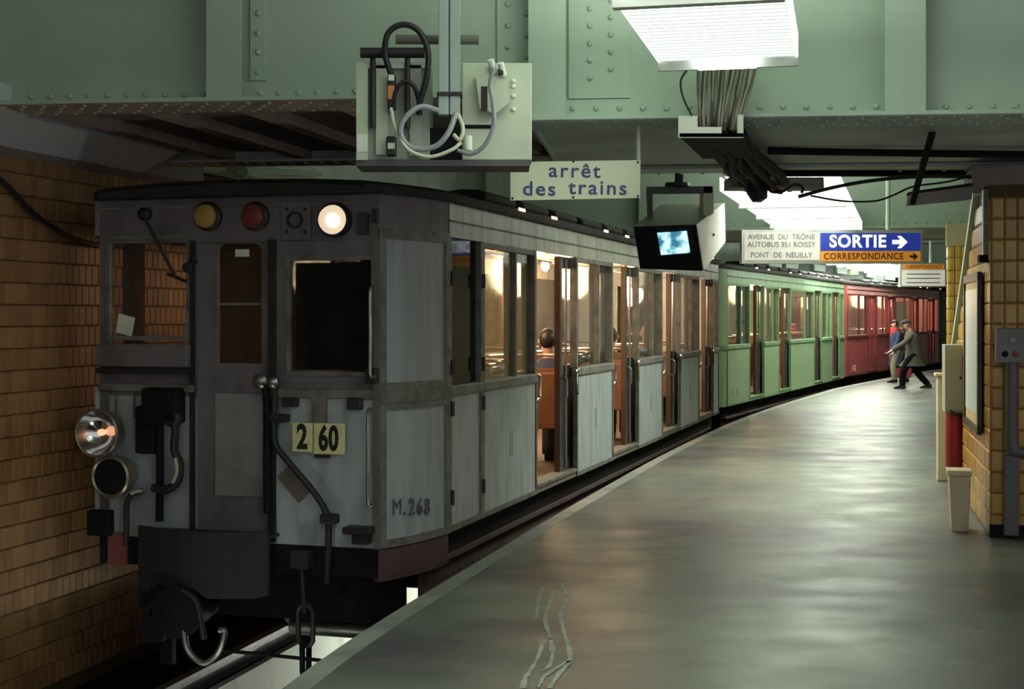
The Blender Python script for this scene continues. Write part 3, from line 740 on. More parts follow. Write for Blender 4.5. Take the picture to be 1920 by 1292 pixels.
# stencilled number
for ch, px in (('M', 743), ('.', 757), ('2', 770), ('6', 785), ('8', 799)):
    # find the arc point under this column
    best = min(range(200), key=lambda i: abs(960 + FPX * ((A1[0] + (lambda q: q[0] * sa - q[1] * ca)(bez((.76, 0), (.76 * .42, .2 * .12), (0, .2), 200)[i])) / (A1[1] + (lambda q: q[0] * ca + q[1] * sa)(bez((.76, 0), (.76 * .42, .2 * .12), (0, .2), 200)[i]))) - px))
    q = bez((.76, 0), (.76 * .42, .2 * .12), (0, .2), 200); pa, pb = q[max(best - 2, 0)], q[min(best + 2, 200)]
    d = Vector((pa[0] - pb[0], pa[1] - pb[1])).normalized(); nrm = Vector((d.y, -d.x))
    Y = A1[1] + q[best][0] * ca + q[best][1] * sa; z = CH + (HZ - 952) * Y / FPX + 1
    M = Matrix(((d.x, 0, nrm.x, q[best][0] + nrm.x * .009), (d.y, 0, nrm.y, q[best][1] + nrm.y * .009), (0, 1, 0, z), (0, 0, 0, 1)))
    text('stencil_character', ch, .148, mat('faded_dark_stencil', (.06, .06, .085), .7, dirt=(.2, .22, .22), amt=.7, scale=30), c1, M, bold=0 if ch == 'M' else .02, xs=.85 if ch != 'M' else .8)
# ---- front wall around its openings
def wallpiece(px0, py0, px1, py1, m=CABG, u0=0, u1=.04, name='front_panel', bev=.003): return part(name, fbox(px0, py0, px1, py1, u0, u1, bev), m)
vL, vR = 2.2, .2
zc = lambda py: F(450, py)[1]
b = bm_new(); box(b, 0, .04, vR, vL, 2.03, 2.33); part('headboard', b, CABG)
b = bm_new(); box(b, -.012, .05, vR - .01, vL + .01, 2.255, 2.27); part('headboard_moulding', b, TRIM)
b = bm_new(); box(b, -.03, .05, vR - .02, vL + .02, 2.315, 2.345); part('front_gutter', b, ROOFM)
vA, vB = F(352, 540)[0], F(205, 540)[0]      # left window
vC, vD = F(505, 540)[0], F(366, 540)[0]      # door opening
vE, vG = F(700, 590)[0], F(541, 590)[0]      # right window
for (v0, v1, z0, z1, m) in ((vB, vL, ZB, 2.03, CABG), (vD, vA, 1.02, 2.03, CABG), (vG, vC, 1.02, 2.03, CABG), (vR, vE, ZB, 2.03, CABG),
                            (vA - .03, vB, 1.02, 1.36, CABG), (vD, vB, ZB, 1.02, FROST), (vE, vC, ZB, 1.04, GREYP), (vE, vG, 1.04, 1.17, CABG), (vE, vG, 1.905, 2.03, CABG)):
    b = bm_new(); box(b, 0, .04, min(v0, v1), max(v0, v1), z0, z1, .003); part('front_panel', b, m)
b = bm_new(); box(b, -.03, .05, vR, vC, 1.025, 1.085, .008); part('front_belt_rail', b, TRIM)
b = bm_new(); box(b, -.03, .05, vD, vL, 1.05, 1.10, .008); part('front_belt_rail', b, TRIM)
def fwindow(px0, py0, px1, py1, m, fm=TRIM, fr=.028):
    cy, cx = (py0 + py1) / 2, (px0 + px1) / 2; a, c, z0, z1 = F(px1, cy)[0], F(px0, cy)[0], F(cx, py1)[1], F(cx, py0)[1]
    b = bm_new(); box(b, .018, .024, a, c, z0, z1); pn = part('window_pane', b, m)
    b = bm_new(); box(b, -.012, .03, a - fr, a, z0 - fr, z1 + fr); box(b, -.012, .03, c, c + fr, z0 - fr, z1 + fr); box(b, -.012, .03, a, c, z0 - fr, z0); box(b, -.012, .03, a, c, z1, z1 + fr); part('window_frame', b, fm)
fwindow(207, 449, 350, 630, GLASS); fwindow(545, 488, 697, 697, GLASSD)
b = fbox(548, 492, 694, 694, .05, .06); part('cab_blind', b, mat('dark_blind', (.04, .038, .04), .8, dirt=(.06, .05, .055), amt=.7, scale=5))
b = fbox(217, 590, 252, 630, .012, .016); nb = part('paper_notice', b, mat('white_paper', (.7, .75, .62), .8))
b = bm_new(); a_, z_ = F(234, 610); quadbox(b, (.008, a_ + .075, z_ - .045), (.008, a_ - .045, z_ - .075), (.008, a_ - .07, z_ + .05), (.008, a_ + .05, z_ + .08), (.004, 0, 0)); nb2 = part('paper_notice', b, mat('white_paper', (.7, .75, .62), .8))
bpy.data.objects.remove(nb)
# shelf box below the left window
part('sill_box', fbox(190, 645, 360, 688, -.06, 0, .01), CABG); part('sill_lip', fbox(190, 690, 366, 700, -.07, 0, .004), DARK)
# centre door
b = bm_new(); z0, z1 = .12, 2.03
for v0, v1 in ((vC, vC + .07), (vD - .09, vD)): box(b, .03, .07, v0, v1, z0, z1)
wz0, wz1 = F(445, 682)[1], F(445, 456)[1]
pa_, pb_ = F(487, 570)[0], F(403, 570)[0]
box(b, .03, .07, vC + .07, pa_, z0, z1); box(b, .03, .07, pb_, vD - .09, z0, z1); box(b, .03, .07, pa_, pb_, wz1, z1); box(b, .03, .07, pa_, pb_, z0, wz0)
fd = part('end_door', b, CABG)
b = bm_new(); box(b, .045, .05, pa_, pb_, wz0, wz1); part('window_pane', b, GLASS, fd)
b = bm_new(); zm = F(445, 570)[1]; box(b, .028, .06, pa_, pb_, zm - .008, zm + .008)
for s, v in ((1, pa_), (-1, pb_)): prism(b, [(v, wz1), (v + s * .05, wz1), (v + s * .015, wz1 - .015), (v, wz1 - .05)], 'x', .028, .06)
part('glazing_bar', b, TRIM, fd)
part('door_panel', fbox(400, 738, 490, 932, .02, .035, .004), mat('paler_grey_door_panel', (.22, .225, .23), .6, dirt=(.15, .15, .15), amt=.7, scale=4), fd)
part('paper_notice', fbox(436, 467, 462, 481, .036, .04), mat('white_paper', (.7, .75, .62), .8), fd)
b = bm_new(); box(b, -.02, .03, vC - .05, vC, .1, 2.04); box(b, -.02, .03, vD, vD + .03, .1, 2.04); part('door_frame', b, DARK)
# marker lamps and headlamp on the headboard
def disc(name, px, py, r, prof, m, parent=None, u=0, smooth=True):
    v, z = F(px, py); b = lathe(bm_new(), prof, (u, v, z), (-1, 0, 0), 24); return part(name, b, m, parent, smooth)
yl = disc('marker_lamp', 393, 406, .07, [(.095, 0), (.095, .03), (.08, .045), (.0, .045)], DARK)
disc('lens', 391, 406, .07, [(.078, 0), (.072, .012), (.04, .022), (0, .026)], mat('amber_lens', (.42, .27, .06), .35, dirt=(.3, .18, .05), amt=.5, scale=20), yl, -.045)
rl = disc('marker_lamp', 481, 406, .07, [(.095, 0), (.095, .03), (.08, .045), (.0, .045)], DARK)
disc('lens', 479, 406, .07, [(.08, 0), (.074, .012), (.04, .022), (0, .026)], mat('red_lens', (.18, .03, .025), .35), rl, -.045)
pl = part('lamp_plate', fbox(530, 378, 585, 450, -.02, 0, .004), CABG)
disc('socket', 556, 413, .05, [(.055, 0), (.055, .02), (.043, .02), (.04, -.01), (0, -.012)], DARK, pl, -.02)
for dx, dy in ((-16, -20), (18, -20), (-16, 22), (18, 22)):
    disc('screw', 556 + dx, 413 + dy, .01, [(.011, 0), (.008, .008), (0, .009)], DARK, pl, -.02)
hl = disc('headlamp', 631, 413, .09, [(.11, 0), (.11, .05), (.1, .065), (.093, .065), (.093, .055)], DARK)
disc('lens', 630, 413, .09, [(.095, 0), (.085, .03), (.055, .05), (0, .058)], mat('lit_headlamp_lens', (1, .85, .6), .4, emit=.5, ecol=(1, .78, .55)), hl, -.055)
disc('lamp_filament', 635, 415, .05, [(.045, 0), (.035, .012), (0, .016)], mat('lit_headlamp_core', (1, .95, .85), .4, emit=5, ecol=(1, .93, .8)), hl, -.105)
v, z = F(630, 413); light('headlamp_light', 'SPOT', (-.14, v, z + 1), 8, (1, .85, .6), parent=c1, rot=(0, R(90), 0), radius=.08)
part('catch', fbox(672, 400, 692, 440, -.03, 0, .005), DARK); part('hook', fbox(700, 392, 712, 418, -.04, 0, .008), DARK)
# wiper
b = bm_new(); v0, z0 = F(275, 402); v1, z1 = F(339, 522); tube(b, [(-.05, v0, z0), (-.06, v1, z1)], .011, 6); lathe(b, [(.045, 0), (.045, .04), (.02, .055), (0, .055)], (0, v0, z0), (-1, 0, 0), 12)
v2, z2 = F(322, 514); v3, z3 = F(356, 528); tube(b, [(-.05, v2, z2), (-.05, v3, z3)], .012, 6); part('wiper', b, DARK)
# interior handle and knob beside the left window
disc('knob', 358, 502, .04, [(.03, 0), (.035, .05), (.0, .06)], DARK); disc('knob', 366, 490, .03, [(.02, 0), (.025, .04), (0, .045)], DARK)
# left headlamps
v, z = F(218, 807)
bh = lathe(bm_new(), [(.02, .0), (.09, .03), (.14, .10), (.152, .20), (.16, .215), (.152, .225), (.143, .22)], (-.02, v, z), (-1, 0, 0), 28); hl2 = part('headlamp', bh, mat('brass_lamp_rim', (.28, .25, .18), .35, .6), smooth=True)
bh = lathe(bm_new(), [(.143, .215), (.12, .16), (.07, .11), (.0, .10)], (-.02, v, z), (-1, 0, 0), 28); part('reflector', bh, CHROME, hl2, True)
bh = lathe(bm_new(), [(.012, .1), (.022, .14), (.022, .17), (0, .185)], (-.02, v, z), (-1, 0, 0), 12); part('bulb', bh, mat('dim_orange_bulb', (.9, .4, .2), .3, emit=.9, ecol=(1, .45, .25)), hl2, True)
v, z = F(228, 890)
bh = lathe(bm_new(), [(.03, 0), (.13, .03), (.135, .13), (.142, .14), (.13, .15), (.118, .14)], (0, v, z), (-1, 0, 0), 28); hl3 = part('headlamp', bh, mat('brass_lamp_rim', (.28, .25, .18), .35, .6), smooth=True)
bh = lathe(bm_new(), [(.12, .14), (.06, .148), (0, .15)], (0, v, z), (-1, 0, 0), 24); part('lens', bh, BLACK, hl3, True)
# coupling socket box, pipes and hoses on the left
part('jumper_box', fbox(283, 726, 350, 792, -.13, 0, .02), BLACK); part('jumper_box', fbox(262, 760, 300, 850, -.07, 0, .02), BLACK)
def fpipe(name, pts, r, m, u=-.06, us=None):
    q = [((us[i] if us else u), *F(*p)) for i, p in enumerate(pts)]
    b = bm_new(); tube(b, smoothpath(q, 5), r, 8); return part(name, b, m, smooth=True)
fpipe('air_pipe', [(309, 790), (309, 870), (308, 975)], .026, BLACK)
fpipe('air_hose', [(330, 770), (342, 800), (340, 840), (350, 868), (346, 900), (325, 915), (300, 912)], .028, RUBBER, -.09)
fpipe('air_hose', [(347, 855), (350, 880), (342, 902)], .012, mat('pale_hose_strip', (.45, .42, .3), .4), -.125)  # thin pale strip along the front of the hose
fpipe('air_pipe', [(278, 918), (258, 926), (250, 945), (250, 985), (248, 1020)], .02, DARK, -.08)
fpipe('air_pipe', [(262, 922), (272, 918), (282, 917)], .012, mat('pale_hose_strip', (.45, .42, .3), .4), -.105)
disc('hose_cock', 338, 782, .05, [(.055, 0), (.06, .06), (.04, .08), (0, .08)], DARK, None, -.05)
part('end_step', fbox(176, 955, 215, 1002, -.09, 0, .01), BLACK)
for px in (216, 250, 300): part('panel_seam', fbox(px, 725, px + 4, 785, -.004, 0), TRIM)
# right of the door: pipe run
fpipe('air_pipe', [(522, 715), (521, 780), (523, 830), (545, 862), (590, 915), (616, 955), (622, 990), (621, 1040), (618, 1090)], .022, DARK, -.05)
fpipe('air_pipe', [(505, 720), (508, 790), (507, 860), (508, 960)], .026, BLACK, -.05)
disc('hose_cock', 496, 714, .05, [(.035, 0), (.05, .05), (.03, .07), (0, .075)], STEEL, None, -.02); disc('hose_cock', 519, 716, .05, [(.03, 0), (.04, .05), (.02, .07), (0, .075)], STEEL, None, -.02)
part('pipe_clip', fbox(535, 745, 562, 762, -.06, 0, .006), DARK); part('pipe_clip', fbox(514, 776, 545, 790, -.08, 0, .006), DARK); part('pipe_clip', fbox(608, 962, 638, 980, -.08, 0, .01), DARK)
b = bm_new(); a_, z_ = F(552, 908); c_, s_ = math.cos(R(-47)), math.sin(R(-47)); q = [(-.11, -.055), (.11, -.055), (.11, .055), (-.11, .055)]
quadbox(b, *[(-.012, a_ - (x * c_ - y * s_), z_ + x * s_ + y * c_) for x, y in q], (.012, 0, 0)); part('label_plate', b, mat('brown_label', (.13, .11, .10), .6))
# handrails at the corner
for px, y0, y1 in ((697, 768, 945), (701, 540, 705)):
    fpipe('handrail', [(px + 10, y0), (px, y0 + 6), (px, (y0 + y1) / 2), (px, y1 - 6), (px + 10, y1)], .012, STEEL, -.06)
part('rail_bracket', fbox(655, 745, 682, 768, -.05, 0, .01), DARK); part('rail_bracket', fbox(690, 690, 712, 718, -.06, 0, .01), DARK)
b = bm_new(); box(b, -.015, .05, vR - .015, vR + .03, ZB, 2.03); part('corner_post', b, CABG)
part('end_step', fbox(655, 985, 705, 998, -.12, 0, .006), DARK); part('step_bracket', fbox(668, 998, 698, 1018, -.08, 0, .006), DARK)
# numbered plates
PLATE = mat('pale_yellow_number_plate', (.72, .70, .36), .5, dirt=(.5, .48, .26), amt=.5, scale=14)
part('plate_holder', fbox(588, 745, 614, 798, -.03, 0, .004), TRIM); part('plate_holder', fbox(592, 845, 620, 858, -.03, 0, .004), DARK)
RCAR = Matrix(((0, 0, -1, 0), (-1, 0, 0, 0), (0, 1, 0, 0), (0, 0, 0, 1)))
for px0, px1, py0, py1, s in ((553, 591, 792, 846, '2'), (593, 651, 793, 851, '60')):
    pl_ = part('number_plate', fbox(px0, py0, px1, py1, -.042, -.03, .003), PLATE)
    v, z = F((px0 + px1) / 2 - (1 if s == '60' else 0), (py0 + py1) / 2 + 1)
    text('number', s, .215, BLACKINK, pl_, Matrix.Translation((-.044, v, z + 1)) @ RCAR, bold=.035, xs=.62 if s == '60' else .68, space=1.05)
# bufferbeam, gangway plate, coupler
b = bm_new(); wallstrip(b, [(u, v + .0) for u, v in arc], -.125, .075, .04); part('buffer_beam', b, SOLE)
b = bm_new(); box(b, 0, .06, .2, 2.2, -.1, ZB); part('buffer_beam', b, BLACK)
part('buffer_beam_end', fbox(205, 998, 240, 1058, -.02, 0), mat('red_painted_beam', (.20, .055, .05), .7, dirt=(.1, .04, .04), amt=.6, scale=9))
b = bm_new(); a_, c_ = F(524, 1040)[0], F(283, 1040)[0]; z0, z1 = F(400, 1106)[1], F(400, 985)[1]; n = 10; fr = []
for i in range(n + 1):
    f = i / n; v = a_ + (c_ - a_) * f; u = -.16 - .12 * math.sin(math.pi * f)
    zl = z0 + (.06 if .48 < f < .85 else 0) + (.02 if f in (0, 1) else 0)
    fr.append([b.verts.new(p) for p in ((u, v, zl), (u, v, z1), (u + .03, v, z1), (u + .03, v, zl))])
for i in range(n):
    for k in range(4): b.faces.new((fr[i][k], fr[i][(k + 1) % 4], fr[i + 1][(k + 1) % 4], fr[i + 1][k]))
b.faces.new(fr[0]); b.faces.new(fr[-1][::-1]); part('gangway_plate', b, mat('charcoal_plate', (.017, .016, .018), .75, dirt=(.010, .010, .010), amt=.6, scale=5))
b = bm_new(); box(b, -.16, 0, a_, c_, z1 - .05, z1 - .03); part('gangway_tread', b, DARK)
b = bm_new(); v, z = F(375, 1130); lathe(b, [(.0, -.1), (.1, -.1), (.13, .05), (.15, .25), (.17, .27), (.17, .31), (.07, .33), (0, .33)], (0, v, z), (-1, 0, 0), 20); box(b, -.26, 0, v - .05, v + .05, z + .1, z + .22); part('coupler', b, BLACK, smooth=True)
b = bm_new(); v, z = F(325, 1165); lathe(b, [(0, -.1), (.06, -.1), (.07, .2), (.09, .2), (.09, .26), (0, .26)], (0, v, z), (-1, 0, 0), 16); part('coupler_pin', b, BLACK, smooth=True)
v, z = F(425, 1165)
b = bm_new(); tube(b, smoothpath([(-.3, v + .14, z - .0), (-.3, v + .11, z - .13), (-.3, v + .0, z - .2), (-.3, v - .10, z - .13), (-.3, v - .145, z + .0), (-.3, v - .11, z + .015)], 5), .021, 8); part('coupling_shackle', b, STEEL, smooth=True)
fpipe('brake_hose', [(330, 1110), (300, 1140), (305, 1175), (330, 1185)], .03, RUBBER, -.15); fpipe('brake_hose', [(385, 1090), (410, 1110), (420, 1150), (425, 1180)], .02, RUBBER, -.3)
# safety chain
v, z = F(578, 1060); b = bm_new(); tube(b, [(-.1, v, z), (-.12, v - .03, z - .28)], .016, 8); box(b, -.14, 0, v - .06, v + .06, z, z + .1); part('chain_hanger', b, DARK)
def link(c, rotz, l=.17, w_=.045, r=.015):
    b = bm_new(); pts = [(math.cos(x) * w_, 0, math.sin(x) * w_ + (l / 2 - w_) * (1 if math.sin(x) >= 0 else -1)) for x in [2 * math.pi * i / 16 for i in range(16)]]
    pts.append(pts[0]); pts.append(pts[1]); tube(b, pts, r, 6, cap=False); bmesh.ops.rotate(b, verts=b.verts, matrix=Matrix.Rotation(rotz, 3, 'Z')); bmesh.ops.translate(b, verts=b.verts, vec=c); return b
v2, z2 = F(588, 1165); part('chain_link', link((-.12, v2, z2), R(75), .26, .062, .017), DARK, smooth=True)
part('chain_link', link((-.12, v2, z2 - .2), R(0), .23, .05, .02), BLACK, smooth=True)
b = bm_new(); tube(b, [(-.15, *F(440, 1210)), (-.15, *F(620, 1228))], .012, 6); part('trip_bar', b, BLACK)
# bogies
for ub in (2.3, 8.9):
    b = bm_new(); box(b, ub - .2, ub + 2.3, .3, .42, -.62, -.3); box(b, ub - .2, ub + 2.3, 1.98, 2.1, -.62, -.3); box(b, ub + .9, ub + 1.2, .3, 2.1, -.5, -.25); bo = part('bogie_frame', b, BLACK)
    for x in (ub + .15, ub + 1.95):
        for v in (.46, 1.94):
            wb = lathe(bm_new(), [(0, -.07), (.40, -.07), (.43, -.055), (.43, .03), (.455, .04), (.455, .065), (.3, .07), (.1, .1), (0, .1)], (x, v, -.57), (0, 1 if v < 1 else -1, 0), 28); part('wheel', wb, BLACK, bo, True)
        b = bm_new(); tube(b, [(x, .4, -.57), (x, 2.0, -.57)], .075, 14); part('axle', b, BLACK, bo, True)
b = bm_new(); tube(b, [(.9, .3, -.64), (.9, 1.22, -.64)], .065, 16); part('brake_cylinder', b, STEEL, smooth=True)
b = bm_new(); box(b, .46, .56, .22, 2.18, -.5, -.1, .01); part('shade_board', b, BLACK)  # black board added for the darkness in front of the wheels
for v in (.42, 1.98):
    b = bm_new(); box(b, .47, .53, v - .05, v + .05, -.88, -.45, .008); part('lifeguard', b, BLACK)
# ---------------------------------------------------------------- car 2 : green
def side_u(px, P0, an):
    k = (px - 960) / FPX; d = (math.sin(an), math.cos(an)); return (k * P0[1] - P0[0]) / (d[0] - k * d[1])
def endcap(part, clen, inset, pm, bm_, tm, text_=None):
    a_ = arc_pts(inset, clen, 6)
    for aa in (a_, [(u, 2.4 - v) for u, v in a_]):
        for z0, z1, m in ((ZB, BELT0, pm), (BELT1, WT, pm), (WT, LB, pm)): part('corner_panel', wallstrip(bm_new(), aa, z0, z1, .03), m)
        part('belt_rail', wallstrip(bm_new(), aa, BELT0, BELT1, .05, .015), tm); part('gutter', wallstrip(bm_new(), aa, LB, RE, .05, .03), ROOFM)
    b = bm_new(); box(b, 0, .04, inset, .85, ZB, RE); box(b, 0, .04, 1.55, 2.4 - inset, ZB, RE); box(b, 0, .04, .85, 1.55, 2.0, RE); part('front_end', b, pm)
P2, AN2 = Vector((3.46, 22.9)), R(22.4)
cl2 = .42
A2 = (P2.x - math.sin(AN2) * cl2, P2.y - math.cos(AN2) * cl2)
u2 = lambda px: side_u(px, A2, AN2)
L2 = u2(1583)
D2 = [(u2(1406), u2(1432)), (u2(1461), u2(1482)), (u2(1527), u2(1540.5)), (u2(1560), u2(1574))]
B2 = [(cl2, D2[0][0]), (D2[0][1], D2[1][0]), (D2[1][1], D2[2][0]), (D2[2][1], D2[3][0]), (D2[3][1], L2)]
c2, part2, _ = metro_car('green second carriage with open doors', A2, AN2, L2, B2, D2, GRNP, GRNL, mat('green_trim', (.15, .28, .13), .5, dirt=(.1, .16, .09), amt=.6, scale=6), cl2, .18, detail=False, lamps=3)
endcap(part2, cl2, .18, GRNP, GRNL, MATS['green_trim'])
M2 = Matrix(((1, 0, 0, 0), (0, 0, -1, -.005), (0, 1, 0, 0), (0, 0, 0, 1)))
for s, px, py in (('A', 1374, 735), ('2', 1382, 735)):
    uu = u2(px); Y = A2[1] + uu * math.cos(AN2); text('stencil_character', s, .13, mat('yellow_stencil', (.5, .5, .1), .6), c2, Matrix.Translation((uu, 0, CH + (HZ - py) * Y / FPX + 1)) @ M2, bold=.02)
# ---------------------------------------------------------------- car 3 : red, doors shut
A3, AN3 = (8.05, 34.2), R(27.6)
u3 = lambda px: side_u(px, A3, AN3)
L3 = u3(1761)
D3 = [(u3(1627), u3(1644)), (u3(1665), u3(1679)), (u3(1709), u3(1722)), (u3(1740), u3(1752))]
B3 = [(.05, D3[0][0]), (D3[0][1], D3[1][0]), (D3[1][1], D3[2][0]), (D3[2][1], D3[3][0]), (D3[3][1], L3)]
c3, part3, _ = metro_car('dark red third carriage with closed doors', A3, AN3, L3, B3, D3, REDP, REDL, mat('dark_red_trim', (.17, .03, .035), .5, dirt=(.1, .03, .03), amt=.6, scale=6), .05, .02, closed=(0, 1, 2, 3), detail=False, lamps=3)
endcap(part3, .05, .02, REDP, REDL, MATS['dark_red_trim'])
uu = u3(1601); Y = A3[1] + uu * math.cos(AN3)
text('stencil_character', 'A.42', .22, mat('pale_stencil', (.6, .5, .42), .6), c3, Matrix.Translation((uu, 0, CH + (HZ - 691) * Y / FPX + 1)) @ M2, bold=.02)
# ---------------------------------------------------------------- car 4 : teal
A4, AN4 = (13.55, 44.7), R(33)
c4, part4, _ = metro_car('pale teal fourth carriage just showing beside the yellow column', A4, AN4, 12, [(.4, 2.6), (4.0, 6.5), (7.9, 12)], [(2.6, 4.0), (6.5, 7.9)], TEALP, TEALP, mat('teal_trim', (.2, .3, .27), .5), .4, .18, closed=(0, 1), detail=False, lamps=2)
endcap(part4, .4, .18, TEALP, TEALP, MATS['teal_trim'])
# ================================================================== HANGING EQUIPMENT
class At:
    """build parts of a thing in its own space from image positions and distances"""
    def __init__(s, t): s.t = t; s.o = Vector(t.location)
    def p(s, px, py, D): return P(px, py, D) - s.o
    def pts(s, l, n=5): return smoothpath([s.p(*q) for q in l], n)
    def box(s, px0, py0, px1, py1, D0, D1, b=None, bev=0):
        b = b or bm_new(); a = s.p(px0, py1, D0); c = s.p(px1, py0, D0); box(b, a.x, c.x, a.y, a.y + D1 - D0, a.z, c.z, bev); return b
    def part(s, name, b, m, parent=None, smooth=False, label=None): return ob(name, b, m, parent or s.t, smooth, 0, label)
# ---- back of two monitors on a ceiling post
t = thing('monitor_rack', 'pair of monitor cases seen from behind on a grey ceiling post', 'monitor', P(842, 308, 7.05)); r = At(t); D = 7.0
b = r.box(822, -40, 841, 215, D - .08, D, bev=.004); r.box(844, -40, 862, 215, D - .08, D, b); r.box(838, -40, 848, 214, D - .05, D - .02, b); post = r.part('post', b, GREYBLUE)
r.part('post_clip', r.box(819, 172, 866, 179, D - .09, D + .0), DARK, post)
r.part('rear_case', r.box(668, 118, 806, 300, D + .03, D + .3, bev=.006), GREYBOX); lc = r.part('back_frame', r.box(668, 116, 690, 300, D, D + .03, r.box(690, 116, 806, 128, D, D + .03)), CREAMBOX)
b = bm_new()
for x in (699, 764): tube(b, [r.p(x, 105, D - .01), r.p(x, 240, D - .01)], .014, 8)
r.part('support_rod', b, DARK, smooth=True)
b = bm_new(); tube(b, [r.p(676, 99, D - .03), r.p(796, 99, D - .03)], .026, 12); r.part('cross_bar', b, DARK, smooth=True)
b = bm_new(); tube(b, [r.p(742, 74, D + .12), r.p(898, 75, D + .12)], .024, 12); r.part('cross_bar', b, mat('grey_brown_bar', (.16, .15, .13), .5), smooth=True)
r.part('vertical_channel', r.box(705, 122, 727, 290, D + .0, D + .03), CREAMBOX); r.part('vertical_channel', r.box(768, 122, 790, 292, D + .0, D + .03), GREYBOX)
r.part('paper_label', r.box(669, 252, 689, 285, D - .003, D), WHITE)
b = r.box(726, 138, 741, 205, D - .06, D, bev=.008); pg = r.part('plug', b, RUBBER); r.part('orange_plug', r.box(727, 160, 740, 186, D - .065, D - .055, bev=.003), mat('orange_plastic', (.75, .27, .06), .4), pg); r.part('plug_face', r.box(728, 140, 739, 151, D - .066, D - .058), WHITE, pg)
b = r.box(724, 255, 742, 292, D - .06, D, bev=.008); pg = r.part('plug', b, RUBBER); r.part('plug_face', r.box(727, 268, 740, 279, D - .066, D - .058), WHITE, pg)
for line, rad, m in (([(734, 142, D - .05), (722, 100, D - .08), (728, 62, D - .1), (755, 46, D - .1), (785, 58, D - .1), (802, 95, D - .1), (800, 145, D - .08), (787, 192, D - .05), (786, 215, D - .03)], .015, RUBBER),
                     ([(737, 205, D - .05), (742, 172, D - .07), (757, 153, D - .08), (775, 160, D - .08), (784, 185, D - .05), (786, 205, D - .04)], .011, RUBBER),
                     ([(838, 214, D - .05), (790, 200, D - .1), (757, 225, D - .12), (752, 255, D - .12), (775, 278, D - .12), (815, 275, D - .12), (840, 250, D - .12), (855, 213, D - .08)], .014, mat('grey_cable', (.30, .31, .36), .5)),
                     ([(733, 203, D - .06), (741, 240, D - .1), (765, 280, D - .14), (805, 294, D - .14), (845, 282, D - .13), (864, 268, D - .1)], .009, mat('cream_cable', (.6, .58, .46), .5)),
                     ([(858, 212, D - .07), (868, 240, D - .09), (862, 262, D - .1), (850, 252, D - .1)], .010, MATS['cream_cable']),
                     ([(925, 128, D - .09), (919, 160, D - .08), (924, 190, D - .08), (926, 230, D - .08), (912, 268, D - .07), (885, 288, D - .06), (858, 282, D - .05)], .011, MATS['grey_cable'])):
    b = bm_new(); tube(b, r.pts(line, 7), rad, 8); r.part('cable', b, m, smooth=True)
r.part('gap_shade', r.box(800, 240, 866, 304, D + .05, D + .3), BLACK)  # black block standing in for the shade between the cases
b = r.box(866, 118, 997, 300, D + .04, D + .3, bev=.005); rc = r.part('rear_case', b, CREAMBOX)
r.part('base_tray', r.box(667, 300, 993, 311, D + .02, D + .33), mat('dark_grey_tray', (.09, .09, .1), .5))
b = bm_new(); q = [r.p(x, y, D + .02) for x, y in ((892, 142), (922, 124), (952, 150), (956, 195), (928, 216), (900, 205))]; c0 = [b.verts.new(v) for v in q]; c1_ = [b.verts.new(v + Vector((0, -.05, 0))) for v in q]; b.faces.new(c1_); 
for i in range(6): b.faces.new((c0[i], c0[(i + 1) % 6], c1_[(i + 1) % 6], c1_[i]))
r.part('wall_bracket', b, CREAMBOX, rc); r.part('recess_shade', r.box(902, 162, 914, 208, D - .034, D - .028), DARK, rc)  # dark plate on the bracket painted as the shade of a recess
b = bm_new()
for x, y in ((920, 118), (938, 124)): tube(b, [r.p(x, y - 6, D - .06), r.p(x + 6, y + 18, D - .03)], .017, 10)
r.part('cable_gland', b, WHITE, rc, True); r.part('grommet', r.box(934, 120, 944, 140, D - .06, D - .03, bev=.006), RUBBER, rc)
for y in (152, 162, 180, 205):
    b = lathe(bm_new(), [(.012, 0), (.01, .012), (0, .015)], r.p(963, y, D + .04), (0, -1, 0), 8); r.part('screw', b, WHITE, rc)
b = bm_new(); tube(b, [r.p(877, 255, D - .01), r.p(877, 282, D - .01)], .023, 12); r.part('white_cap', b, WHITE, rc, True)
r.part('slot', r.box(868, 234, 920, 241, D + .036, D + .042), BLACK, rc)
# ---- stop sign
t = thing('stop_sign', 'cream sign reading arrêt des trains hanging from the girder', 'sign', P(1078, 372, 7.95)); r = At(t); D = 7.95
SIGN = mat('cream_enamel_sign', (.74, .74, .56), .35, dirt=(.62, .61, .44), amt=.4, scale=5)
sg = bm_new(); quadbox(sg, r.p(957, 376, D), r.p(1200, 371, D), r.p(1201, 300, D), r.p(957, 304, D), (0, .012, 0)); sp = r.part('plate', sg, SIGN)
ROT = Matrix.Rotation(R(1.1), 4, 'Y')
c = r.p(1077, 321, D); text('lettering', 'arrêt', .112, BLUEINK, sp, Matrix.Translation((c.x, -.002, c.z)) @ ROT @ FACE_CAM, bold=.012, space=1.18, xs=1.08)
c = r.p(1011, 355, D); text('lettering', 'des', .112, BLUEINK, sp, Matrix.Translation((c.x, -.002, c.z)) @ ROT @ FACE_CAM, bold=.012, space=1.18, xs=1.08)
c = r.p(1121, 353, D); text('lettering', 'trains', .112, BLUEINK, sp, Matrix.Translation((c.x, -.002, c.z)) @ ROT @ FACE_CAM, bold=.012, space=1.18, xs=1.08)
for x in (966, 1197):
    b = bm_new(); tube(b, [r.p(x, 303, D + .012), r.p(x, 214, D + .012)], .012, 8); r.part('hanger_rod', b, CREAMBOX, smooth=True)
for x, y in ((1075, 303), (1196, 304), (1075, 370), (1196, 368), (961, 372)):
    b = lathe(bm_new(), [(.007, 0), (.005, .004), (0, .005)], r.p(x, y, D), (0, -1, 0), 8); r.part('screw', b, DARK)
